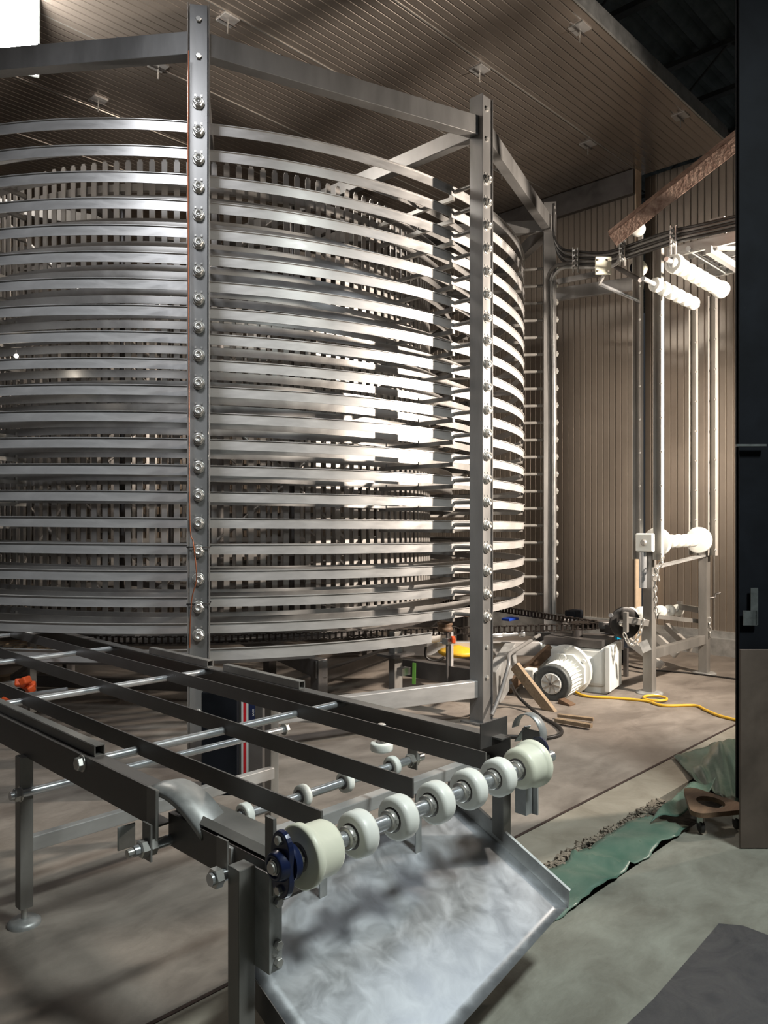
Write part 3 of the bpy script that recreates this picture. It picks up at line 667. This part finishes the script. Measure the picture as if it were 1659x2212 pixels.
# carriage shaft with white rollers
zc_ = EYE-.20
MB().rod((XF-.12, YT, zc_), (XB+.05, YT, zc_), .02, 16).build('carriage_shaft', M['tube'], tk)
g = MB().box((XF-.09, YT, zc_), (.05, .17, .17)); g.build('slide_block', M['white'], tk, bevel=.012)
MB().lathe((XF-.118, YT, zc_), -X, [(0,.03),(.006,.03),(.008,.02),(.02,.02)], 16).build('block_bolt', M['nut'], tk)
MB().rod((XF-.09, YT+.02, EYE-.62), (XF-.09, YT+.02, EYE-.29), .035, 14).build('counterweight_rod', M['tube'], tk)
for x in (XF+.16, XB-.14): MB().lathe((x, YT-.0, zc_), X, wheelprof(.05, .135, .02, .01), 40).build('flange_disc', M['white'], tk)
for k in range(5): MB().lathe((XF+.30+k*.165, YT, zc_), X, wheelprof(.07, .066, .02, .012), 32).build('carriage_roller', M['white'], tk)
# lower back rollers and frame behind
zl = EYE-.93+.0
c0, c1 = P(1362, 1326, 7.55), P(1464, 1318, 8.7)
ax = (c1-c0); MB().rod(c0-ax*.35, c1+ax*.1, .02, 14).build('lower_shaft', M['tube'], tk)
for k in range(6): MB().lathe(c0.lerp(c1, k/5), ax, wheelprof(.07, .066, .02, .012), 32).build('lower_roller', M['white'], tk)
MB().bar(c1+ax*.05-Z*.08, c1+ax*.05+Z*.10, .05, .05, X).build('bearing_stand', M['leg'], tk)
MB().bar(P(1468, 1310, 8.7), P(1512, 1318, 8.2), .05, .06, Z).build('lower_rail', M['leg'], tk)
MB().bar(P(1420, 1332, 8.1), P(1512, 1342, 8.15), .05, .04, Z).build('lower_rail', M['leg'], tk)
for a_, b_ in (((1345,1375,8.2),(1432,1440,7.9)), ((1400,1358,8.4),(1462,1416,8.15)), ((1440,1352,8.7),(1492,1402,8.3))):
    MB().bar(P(*a_), P(*b_), .05, .075, Z).build('angled_strut', M['tower'], tk, bevel=.003)
MB().tube([P(1533,1292,8.1), P(1545,1290,8.1), P(1546,1283,8.1), P(1556,1281,8.1)], .012, 8).build('handle_crank', M['dark'], tk)
MB().bar(P(1384, 1400, 7.05), P(1402, 1392, 7.05), .02, .10, Z).build('gusset_block', M['galv'], tk)
# dark idler wheel on a short arm
iw = thing('idler_wheel_assembly', P(1345, 1400, 7.2)*1, 'dark round idler wheel on a welded arm beside the take-up leg', 'idler wheel')
c = P(1348, 1345, 7.2); da = W(.15, -1, 0).normalized()
MB().lathe(c, da, [(0,.04),(0,.145),(.004,.15),(.026,.15),(.03,.145),(.03,.05),(.012,.045)], 48).build('wheel', M['rubber'], iw)
MB().lathe(c+da*.03-W(.04,0,0), da, [(0,.03),(.03,.03),(.032,.014),(.05,.014)], 20).build('hub_bolt', M['nut'], iw)
MB().bar(P(1350, 1338, 7.1), P(1400, 1346, 7.1), .05, .06, Z).build('arm', M['leg'], iw, bevel=.003)
MB().bar(P(1352, 1322, 7.08), P(1352, 1366, 7.08), .04, .04, X).build('fork', M['leg'], iw, bevel=.003)
MB().bar(P(1300, 1356, 7.6), P(1345, 1362, 7.3), .05, .08, Z).build('mount_bar', M['dark'], iw, bevel=.003)
# chains
def chainlinks(pts, r, L, name, lab, grp=None, mt='nut'):
    pts = [Vector(p) for p in pts]; ac = [0]
    for i in range(len(pts)-1): ac.append(ac[-1]+(pts[i+1]-pts[i]).length)
    n = int(ac[-1]/L); g = MB(); j = 0
    for q in range(n):
        s_ = (q+.5)*ac[-1]/n
        while ac[j+1] < s_: j += 1
        p = pts[j].lerp(pts[j+1], (s_-ac[j])/(ac[j+1]-ac[j])); z_ = (pts[j+1]-pts[j]).normalized(); x_, y_, _ = frame(z_, Vector((.3,.2,1)))
        if q % 2: x_, y_ = y_, x_
        loop = [p + z_*(cos(a_)*L*.72) + x_*(sin(a_)*L*.34) for a_ in [2*pi*k/12 for k in range(12)]]
        g.tube(loop, r, 6, True)
    return tag(g.build(name, M[mt]), lab, 'chain', grp)
def sag(a, b_, s, n=14): return [Vector(a).lerp(Vector(b_), k/n)-Z*s*4*(k/n)*(1-k/n) for k in range(n+1)]
chainlinks(sag(P(1433,1203,6.95), P(1414,1240,6.95), .02)+sag(P(1414,1240,6.95), P(1417,1335,6.95), 0), .006, .045, 'link_chain', 'steel link chain hanging straight down beside the front take-up leg')
chainlinks(sag(P(1416,1226,6.90), P(1424,1255,6.90), .0), .006, .045, 'link_chain', 'short doubled chain length knotted near the carriage')
chainlinks(sag(P(1348,1368,7.0), P(1390,1338,7.0), .16), .006, .045, 'link_chain', 'steel link chain drooping from the dark idler wheel')
chainlinks(sag(P(1532,1335,8.0), P(1534,1375,8.0), .0), .006, .045, 'link_chain', 'short chain hanging at the rear take-up leg')
# ================================================================ OUTFEED CONVEYOR (upper right)
oc = thing('outfeed_conveyor', (6.9, 2.0, EYE+2.0), 'bright overhead outfeed conveyor with rows of white rollers at the upper right', 'conveyor')
zA = EYE+2.19; YA = 2.80
MB().rod((6.25, YA, zA), (7.55, YA, zA), .02, 14).build('roller_shaft', M['tube'], oc)
for k in range(8):
    x = 6.42+k*.145; MB().lathe((x, YA, zA), X, wheelprof(.070, .070 if 0 < k < 7 else .082, .02, .018), 32).build('outfeed_roller', M['white'], oc)
bo = MB().lathe((6.375, YA, zA), -X, [(0,.045),(.02,.042),(.035,.025),(.04,.0)], 28).build('bearing_cap', M['galv'], oc)
zB2 = EYE+2.055; YB2 = 2.98
MB().rod((6.2, YB2, zB2), (7.35, YB2, zB2), .02, 14).build('roller_shaft', M['tube'], oc)
for k in range(6): MB().lathe((6.45+k*.155, YB2, zB2), X, wheelprof(.072, .062, .02, .018), 32).build('return_roller', M['white'], oc)
for x in (6.55, 7.35):
    g = MB(); g.box((x, .95, zA+.145), (.03, 3.95, .085)); g.box((x+.02, .95, zA+.19), (.06, 3.95, .012)); g.build('side_beam', M['rail'], oc, bevel=.002)
for x in (6.75, 6.95, 7.15):
    MB().box((x, .92, zA+.15), (.012, 3.8, .05)).build('deck_bar', M['rail'], oc)
for y in (2.72, 2.3, 1.7, 1.1, .5):
    MB().rod((6.50, y, zA+.13), (7.42, y, zA+.13), .022, 14).build('cross_rod', M['tube'], oc)
MB().bar((6.50, 2.55, zA+.08), (7.42, 2.55, zA+.08), .05, .06, Z).build('cross_tube', M['rail'], oc)
MB().bar((6.55, 2.5, zA+.09), (7.40, 1.7, zA+.09), .03, .03, Z).build('diagonal_tube', M['rail'], oc)
for x in (6.56, 7.35):
    MB().box((x, .6, (zA+.11)/2), (.07, .07, zA+.11)).build('tall_leg', M['leg'], oc, bevel=.004)
MB().box((6.58, 2.50, zA+.25), (.07, .12, .20)).build('upright_bracket', M['rail'], oc, bevel=.003)
# bearing block and strut left of the tower
bb = thing('wall_bearing_bracket', P(1303, 575, 7.6), 'cream bearing block on a bent arm with a long rod left of the take-up channels', 'bearing bracket')
MB().box(P(1303, 574, 7.05), (.145, .03, .16), (W(1,0), W(0,1), Z)).build('block', M['cream'], bb, bevel=.006)
for du, dv in ((-11,-12),(11,-12),(-11,12),(11,12)): MB().hexn(P(1303+du, 574+dv, 7.032), -W(0,1), .010, .012).build('block_bolt', M['nut'], bb)
MB().bar(P(1308, 588, 7.06), P(1294, 614, 7.2), .02, .03).build('bent_arm', M['rail'], bb)
MB().rod(P(1298, 615, 7.2), P(1383, 652, 7.2), .018, 12).build('long_rod', M['tube'], bb)
MB().rod(P(1322, 572, 7.5), P(1383, 605, 7.0), .022, 12).build('long_rod', M['dark'], bb)
t = thing('side_roller', P(1378, 575, 7.4), 'dark-capped cream roller tucked behind the left take-up channel', 'roller')
MB().lathe(P(1374, 577, 7.4), W(.5,.8), [(0,.03),(0,.062),(.05,.062),(.05,.03)], 28).build('cap', M['black'], t)
MB().lathe(P(1382, 580, 7.45), W(.5,.8), wheelprof(.08,.07,.02,.012), 28).build('roller', M['cream'], t)
t = thing('globe_roller', P(1380, 495, 7.4), 'white round roller peeping out below the rusty angle beam', 'roller')
MB().lathe(P(1378, 495, 7.6), W(.5,.8), wheelprof(.09,.07,.02,.02), 28).build('roller', M['white'], t)
MB().bar(P(1384, 495, 7.7), P(1384, 640, 7.7), .04, .03, X).build('stand_strut', M['tower'], t)
# beam spanning from tower post to the wall, brackets across P3
hb = thing('header_beam', P(1290, 600, 8.3), 'long horizontal stainless header beam between third post and take-up frame', 'beam')
MB().bar(P(1180, 640, 8.6), P(1390, 610, 8.0), .05, .14, Z).build('beam', M['post'], hb, bevel=.004)
MB().bar(P(1190, 612, 8.5), P(1300, 590, 8.4), .04, .06, Z).build('upper_beam', M['post'], hb, bevel=.004)
# ---------------------------------------------------------------- rusty angle steel
ra = thing('rusty_angle_beam', P(1450, 400, 5.9), 'long rusty angle steel sloping up to the right above the cables', 'steel beam')
a_, b_ = P(1316, 509, 6.2), P(1604, 281, 5.6)
x_, y_, z_ = frame(b_-a_); x_ = x_ if x_.dot(W(0,1)) > 0 else -x_; y_ = y_ if y_.z > 0 else -y_
l1 = (y_*.8+x_*.8).normalized(); l2 = (-y_+x_*.45).normalized(); g = MB()
g.box((a_+b_)/2+l1*.05, (.10, .010, (b_-a_).length), (l1, z_.cross(l1), z_)); g.box((a_+b_)/2+l2*.05, (.10, .010, (b_-a_).length), (l2, z_.cross(l2), z_)); g.build('angle_bar', M['rust'], ra)
# ---------------------------------------------------------------- cables
def smoothpath(pts, n=6):
    pts = [Vector(p) for p in pts]; q = []
    for i in range(len(pts)-1):
        p0 = pts[max(i-1,0)]; p1 = pts[i]; p2 = pts[i+1]; p3 = pts[min(i+2, len(pts)-1)]
        for k in range(n):
            t_ = k/n; q.append(.5*((2*p1)+(p2-p0)*t_+(2*p0-5*p1+4*p2-p3)*t_*t_+(3*p1-p0-3*p2+p3)*t_**3))
    q.append(pts[-1]); return q
CL = ['uppermost grey cable from the third post top across to the right', 'second grey cable below the uppermost one', 'third grey cable of the bundle over the take-up frame', 'fourth grey cable of the bundle, passing the bracket', 'lowest grey cable in the bundle crossing to the right']
for k in range(5):
    o_ = k*7; pts = [P(1196+k*1, 440+k*6, 7.95), P(1197+k, 510+k*5, 7.95), P(1215, 537+o_*.9, 7.9), P(1245, 543+o_, 7.7), P(1300, 546+o_*.8, 7.4), P(1342, 536+o_*.9, 7.1), P(1400, 515+o_*1.0, 6.8), P(1455, 498+o_*.95, 6.4), P(1520, 484+o_*.9, 6.1), P(1640, 455+o_*1.0, 5.7)]
    tag(MB().tube(smoothpath(pts), .013, 10).build('power_cable', M['cable' if k % 2 else 'rubber']), CL[k], 'cable', 'cables crossing above the take-up frame')
for k in range(2):
    pts = [P(1188+k*8, 1332, 7.85), P(1187+k*8, 1200, 7.85), P(1188+k*8, 900, 7.85), P(1184+k*9, 640, 7.85), P(1184+k*10, 600+k*6, 7.85), P(1196+k*8, 578+k*9, 7.8), P(1215+k*4, 571+k*7, 7.75), P(1245, 569+k*8, 7.7), P(1315, 566+k*10, 7.35), P(1340, 552+k*8, 7.1)]
    tag(MB().tube(smoothpath(pts), .020, 10).build('riser_cable', M['galv' if k else 'cable']), ['left conduit cable running down the third post', 'right conduit cable running down the third post'][k], 'cable', 'conduits on the third post')
CB = [((1243, 535, 7.65), (1243, 590, 7.65), 'cable clamp bar left of the cream bearing block'), ((1344, 520, 7.05), (1344, 575, 7.05), 'cable clamp bar between bearing block and channels'), ((1454, 488, 6.35), (1454, 550, 6.35), 'cable clamp bar above the white rollers')]
for a_, b_, lab in CB:
    t = thing('cable_clamp', P(*b_), lab, 'cable clamp', 'cable clamp bars')
    for s_ in (-1, 1):
        a2 = P(a_[0]+s_*5, a_[1], a_[2]-.03); b2 = P(b_[0]+s_*5, b_[1], b_[2]-.03); MB().rod(a2, b2, .009, 8).build('threaded_rod', M['nut'], t)
    for q in range(4):
        MB().box(P(a_[0], a_[1]+8+q*11, a_[2]-.03), (.07, .03, .014)).build('clamp_plate', M['galv'], t)
tag(MB().tube(smoothpath([PZ(1240,1494,.02), PZ(1268,1504,.012), PZ(1330,1508,.012), PZ(1395,1514,.012), PZ(1432,1524,.012), PZ(1500,1524,.012), PZ(1525,1534,.012), PZ(1560,1548,.012), PZ(1640,1566,.012)], 8), .012, 10).build('extension_cord', M['yellow']), 'yellow extension cord snaking across the concrete from the gearmotor', 'cord')
lp_ = [PZ(1415,1508,.02)+X*(.10*cos(2*pi*k/20))+Y*(.10*sin(2*pi*k/20)) for k in range(20)]
tag(MB().tube(lp_, .011, 8, True).build('cord_loop', M['yellow']), 'small coiled loop of yellow cord by the front take-up foot', 'cord')
tag(MB().tube(smoothpath([P(1062,1545,6.0), P(1080,1500,6.1), P(1098,1440,6.2), P(1100,1415,6.3), P(1120,1400,6.5), P(1165,1372,7.2)], 8), .017, 10).build('hose', M['cable']), 'thick grey hose rising beside the second post to the drive', 'hose')
tag(MB().tube(smoothpath([PZ(1103,1475,.3), PZ(1120,1505,.1), PZ(1165,1545,.015), PZ(1205,1568,.015), PZ(1212,1585,.015), PZ(1180,1594,.015), PZ(1140,1592,.015), PZ(1080,1590,.015)], 8), .014, 10).build('hose', M['rubber']), 'black hose curling on the floor behind the right bearing', 'hose')
tag(MB().tube(smoothpath([P(920,1398,7.0), P(921,1420,7.0), P(940,1428,7.0), P(960,1420,7.0)], 8), .012, 8).build('hose', M['rubber']), 'short black cable loop hanging under the drum beam', 'cable')
tag(MB().tube(smoothpath([PZ(1335,1432,.01), PZ(1390,1445,.01), PZ(1470,1452,.01), PZ(1500,1455,.01), PZ(1600,1468,.01)], 8), .008, 8).build('thin_cable', M['rubber']), 'thin dark cable on the floor behind the take-up feet', 'cable')
# copper wire on the near post
pt = SP(RP, TH1, 0); 
tag(MB().tube(smoothpath([P(407,110,4.92), P(406,400,4.92), P(408,800,4.92), P(410,1120,4.92), P(417,1170,4.92), P(423,1220,4.92), P(424,1255,4.92), P(415,1290,4.92), P(411,1340,4.92), P(410,1400,4.92)], 6), .004, 6).build('thin_wire', M['copper']), 'thin reddish wire running down the left edge of the nearest post', 'wire')
for v, lab in ((1182, 'upper black cable tie round the nearest post'), (1305, 'lower black cable tie round the nearest post')):
    z_ = EYE+(HZ-v)/F*4.98; rad = (SP(1, TH1, 0)-cen).normalized(); tan = Z.cross(rad); p = SP(RP, TH1, z_)
    q = [p+tan*sx*.073+rad*sy*.068 for sx, sy in ((-1,-1),(1,-1),(1,1),(-1,1))]
    tag(MB().tube(q, .005, 6, True).build('cable_tie', M['rubber']), lab, 'cable tie', 'cable ties on the nearest post')
# ================================================================ RIGHT EDGE: column, bracket, leaning sheet, plastic, dolly, plate
cl = thing('steel_column', W(2.06, 4.25, 0), 'black painted steel column filling the right edge of the view', 'column')
cx = W(2.065, 4.2, 0)
g = MB(); g.box(cx+W(.015,0)+Z*4.2, (.28, .012, 8.4), (W(1,0), W(0,1), Z)); g.build('front_flange', M['black'], cl)
g = MB(); g.box(cx+W(.10,.2)+Z*4.2, (.30, .014, 8.4), (W(1,0), W(0,1), Z)); g.build('rear_flange', M['black'], cl)
g = MB(); g.box(cx+W(0,.1)+Z*4.2, (.014, .2, 8.4), (W(1,0), W(0,1), Z)); g.build('web', M['black'], cl)
MB().box(P(1622, 962, 4.16), (.16, .02, .012), (W(1,0), W(0,1), Z)).build('splice_plate', M['greyp'], cl)
g = MB(); g.box(P(1629, 1310, 4.17), (.04, .008, .20), (W(1,0), W(0,1), Z)); g.box(P(1620, 1335, 4.17), (.075, .008, .08), (W(1,0), W(0,1), Z)); g.build('bracket_plate', M['greyp'], cl)
g = MB(); p0 = PZ(1602, 1835, 0.0); p0 = p0; g.box(p0+W(.30, .02)+Z*.485, (.60, .012, .97), (W(1,0), (W(0,1)+Z*.0).normalized(), Z)); tag(g.build('leaning_sheet', M['board'], bevel=.002), 'brown metal sheet standing against the black column', 'sheet')
# green plastic strips
def cloth(x0, x1, y0, y1, nx, ny, zf, name, lab):
    rows = [[Vector((x0+(x1-x0)*i/nx + .01*sin(9*j), y0+(y1-y0)*j/ny + .007*sin(.55*i)+.004*sin(1.7*i), zf(i/nx, j/ny))) for i in range(nx+1)] for j in range(ny+1)]
    return tag(MB().grid(rows).build(name, M['green'], solid=.003), lab, 'plastic sheet')
cloth(2.2, 3.99, 1.655, 1.905, 60, 10, lambda a, b_: .012+.010*sin(17*a)*sin(2*b_+1)+.006*sin(41*a+3*b_)+(.018 if 0 < (a*2.0+b_*.12-1.25) < .04 else 0), 'green_plastic_strip', 'green plastic strip laid flat over the floor trench beside the chute')
def heap(a, b_):
    return .02+.22*math.exp(-((a-.72)**2/.04+(b_-.45)**2/.10))+.10*math.exp(-((a-.35)**2/.03+(b_-.7)**2/.05))+.03*sin(9*a+6*b_)*sin(5*b_)+.015*sin(23*a-7*b_)
rows = []
for j in range(29):
    rw = []
    for i in range(41):
        a_, b_ = i/40, j/28
        p1 = PZ(1455, 1638, 0).lerp(PZ(1588, 1600, 0), a_); p2 = PZ(1500, 1690, 0).lerp(PZ(1598, 1762, 0), a_)
        p = p1.lerp(p2, b_); p.z = max(.015, heap(a_, b_)*.55*(1 if 0 < i else .3)); rw.append(p)
    rows.append(rw)
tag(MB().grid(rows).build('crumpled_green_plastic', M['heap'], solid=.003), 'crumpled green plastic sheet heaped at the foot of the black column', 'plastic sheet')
rows = [[PZ(1405+45*a_+60*b_, 1778-62*b_*1.0+10*a_*0, .03)+X*(.35*a_*(1-.3*b_))+Z*(.02*sin(8*a_+5*b_)+.03*b_) for a_ in [i/20 for i in range(21)]] for b_ in [j/10 for j in range(11)]]
tag(MB().grid(rows).build('green_plastic_scrap', M['green'], solid=.003), 'twisted scrap of green plastic beside the wooden dolly', 'plastic sheet')
# dolly
dc3 = PZ(1535, 1737, .11)
dl = thing('wooden_dolly', Vector((dc3.x, dc3.y, 0)), 'small triangular wooden dolly with round hole half under green plastic', 'dolly')
tri = []
for k in range(3):
    a_ = radians(100+120*k)
    for q in range(-4, 5): tri.append(dc3 + W(1,0)*(.13*cos(a_)+.05*cos(a_+q*radians(15)))+W(0,1)*(.17*sin(a_)+.05*sin(a_+q*radians(15))))
n = len(tri); hole = [dc3 + W(1,0)*(.068*cos(a_))+W(0,1)*(.085*sin(a_)) for a_ in [radians(100-60+360*k/n) for k in range(n)]]
vs = [p+Z*h for h in (.012, -.012) for p in tri]+[p+Z*h for h in (.012, -.012) for p in hole]
fs = []
for i in range(n):
    j = (i+1) % n; fs += [(i, j, 2*n+j, 2*n+i), (n+i, 3*n+i, 3*n+j, n+j), (i, n+i, n+j, j), (2*n+i, 2*n+j, 3*n+j, 3*n+i)]
MB().add(vs, fs).build('triangular_deck', M['woodd'], dl)
for k in range(3):
    a_ = radians(100+120*k); p = dc3 + W(1,0)*(.12*cos(a_))+W(0,1)*(.155*sin(a_)); p = Vector((p.x, p.y, .033))
    c_ = MB().lathe(p, W(1,0), wheelprof(.024,.033,.004,.006), 20).build('caster', M['rubber'], dl); MB().box(p+Z*.035, (.03,.03,.03)).build('caster_fork', M['nut'], c_)
# plate on floor, rubble
g = MB(); 
pl = [(1.95,1.155),(2.45,1.145),(2.9,1.165),(3.10,1.175),(3.15,1.10),(3.14,.9),(3.2,.5),(3.1,.2),(1.6,.2),(1.6,.9)]
vs = [Vector((x, y, z)) for z in (-.001, .008) for x, y in pl]; n = len(pl)
g.add(vs, [tuple(range(n-1,-1,-1)), tuple(range(n,2*n))]+[(i,(i+1)%n,n+(i+1)%n,n+i) for i in range(n)])
tag(g.build('floor_plate', M['mat']), 'dark scuffed plate lying on the concrete at the lower right corner', 'floor plate')
g = MB()
for k in range(420):
    x = random.uniform(3.0, 4.25); y = 1.93+random.gauss(0, .018)+.01*sin(6*x); s_ = random.uniform(.004, .014)*(1.3 if random.random() < .1 else 1)
    a_ = random.random()*3; ax_ = (Vector((cos(a_), sin(a_), .3)).normalized(),); x_, y_, z_ = frame(ax_[0])
    g.box((x, y, s_*.4), (s_*1.6, s_, s_), (x_, y_, z_))
tag(g.build('concrete_rubble', M['rubble']), 'broken concrete crumbs along the trench edge beside the green plastic', 'rubble', kind='stuff')
# ================================================================ LEFT AND MIDDLE CLUTTER
bk = thing('dark_cabinet', P(480, 1700, 4.6)*1, 'black upright cabinet standing under the conveyor beside the nearest post', 'cabinet')
wb = P(483, 1560, 4.6); wb.z = 0
MB().box(wb+Z*.30, (.21, .24, .60), (W(1,0), W(0,1), Z)).build('cabinet_body', M['black'], bk, bevel=.006)
cs = thing('striped_case', P(540, 1700, 4.6), 'tall case with white red and white stripes and navy panel right of the black cabinet', 'case')
wb = P(545, 1560, 4.62); wb.z = 0
MB().box(wb+Z*.29, (.15, .16, .58), (W(1,0), W(0,1), Z)).build('case_body', M['dark'], cs, bevel=.004)
for dx, w_, m_ in ((-.045,.012,'offw'),(-.030,.018,'red'),(-.015,.012,'offw'),(.012,.036,'navy')):
    MB().box(wb+W(dx, -.082)+Z*(.29 if m_ != 'navy' else .44), (w_, .004, .56 if m_ != 'navy' else .26), (W(1,0), W(0,1), Z)).build('stripe', M[m_], cs)
def text(s_, loc, size, m, parent, dirx, name='lettering'):
    cu = bpy.data.curves.new(name, 'FONT'); cu.body = s_; cu.size = size; cu.extrude = .0008; cu.align_x = 'CENTER'
    o = bpy.data.objects.new(name, cu); C.objects.link(o)
    me = bpy.data.meshes.new_from_object(o.evaluated_get(bpy.context.evaluated_depsgraph_get())); bpy.data.objects.remove(o)
    o = bpy.data.objects.new(name, me); C.objects.link(o); me.materials.append(M[m]); place(o, loc, parent)
    z_ = dirx.cross(Z); o.matrix_local = Matrix.Translation(o.location) @ Matrix((dirx, Z, z_)).transposed().to_4x4()
    return o
text('E', P(547, 1538, 4.52), .025, 'offw', cs, W(1,0)); text('S', P(547, 1546, 4.52), .025, 'offw', cs, W(1,0))
# orange things, timber on the floor at left
g = MB(); c = P(55, 1478, 5.1)
for k in range(6):
    a_ = k*1.05; g.box(c+W(.03*cos(a_), .04*sin(a_), .012*k-.03)*1.0-Z*0, (.07, .05, .05), frame(Vector((cos(a_), sin(a_), .5))))
tag(g.build('ratchet_strap', M['orange'], bevel=.01), 'crumpled bright orange strap hanging under the left deck bars', 'strap')
g = MB().tube(smoothpath([P(8,1512,4.6), P(16,1508,4.6), P(26,1504,4.65)], 5), .018, 8); tag(g.build('ratchet_strap', M['orange']), 'small orange strap end at the left picture edge', 'strap')
timber('floor_timber', PZ(-20, 1470, .05), PZ(50, 1460, .05), .12, .06, 'yellowish timber on the floor at the far left under the conveyor')
tag(MB().rod(P(45,1503,4.85), P(145,1489,4.85), .014, 14).build('loose_rod', M['tube']), 'loose bright rod below the second tie rod on the left', 'rod')
gt = thing('floor_grating', PZ(110, 1400, .3), 'pale floor grating of thin parallel bars at the far left below the rails', 'grating')
for k in range(9):
    a_ = P(-40+k*24, 1392+k*2.2, 6.0); b_ = P(60+k*24, 1381+k*2.2, 7.0)
    MB().bar(a_, b_, .018, .012, Z).build('grating_bar', M['wood'], gt)
# ---------------------------------------------------------------- lamps that show
fl = thing('flood_lamp', W(-3.1, 6.5, 5.6), 'blazing flood lamp hanging below the ceiling at the upper left corner', 'lamp')
c = P(28, 62, 6.5)
x_, y_, z_ = frame(Vector((0,0,EYE))-c)
MB().box(c-z_*.06, (.42, .66, .08), (x_, y_, z_)).build('lamp_housing', M['greyp'], fl, bevel=.01)
MB().box(c, (.38, .62, .02), (x_, y_, z_)).build('lamp_face', M['lamp'], fl, bevel=.008)
MB().rod(c-z_*.06, Vector((c.x, c.y, CEIL)), .01, 8).build('hanger', M['nut'], fl)
gl = thing('glint_lamp', P(35, 772, 5.9), 'tiny bright lamp shining through the rails at the left', 'lamp')
c = P(35, 769, 5.33); MB().lathe(c-Z*.012, Z, [(0,.004),(.003,.011),(.012,.014),(.021,.011),(.024,.004)], 14).build('bulb', M['bulb'], gl)
MB().rod(c+Z*.012, c+Z*.04, .005, 8).build('bulb_holder', M['dark'], gl)
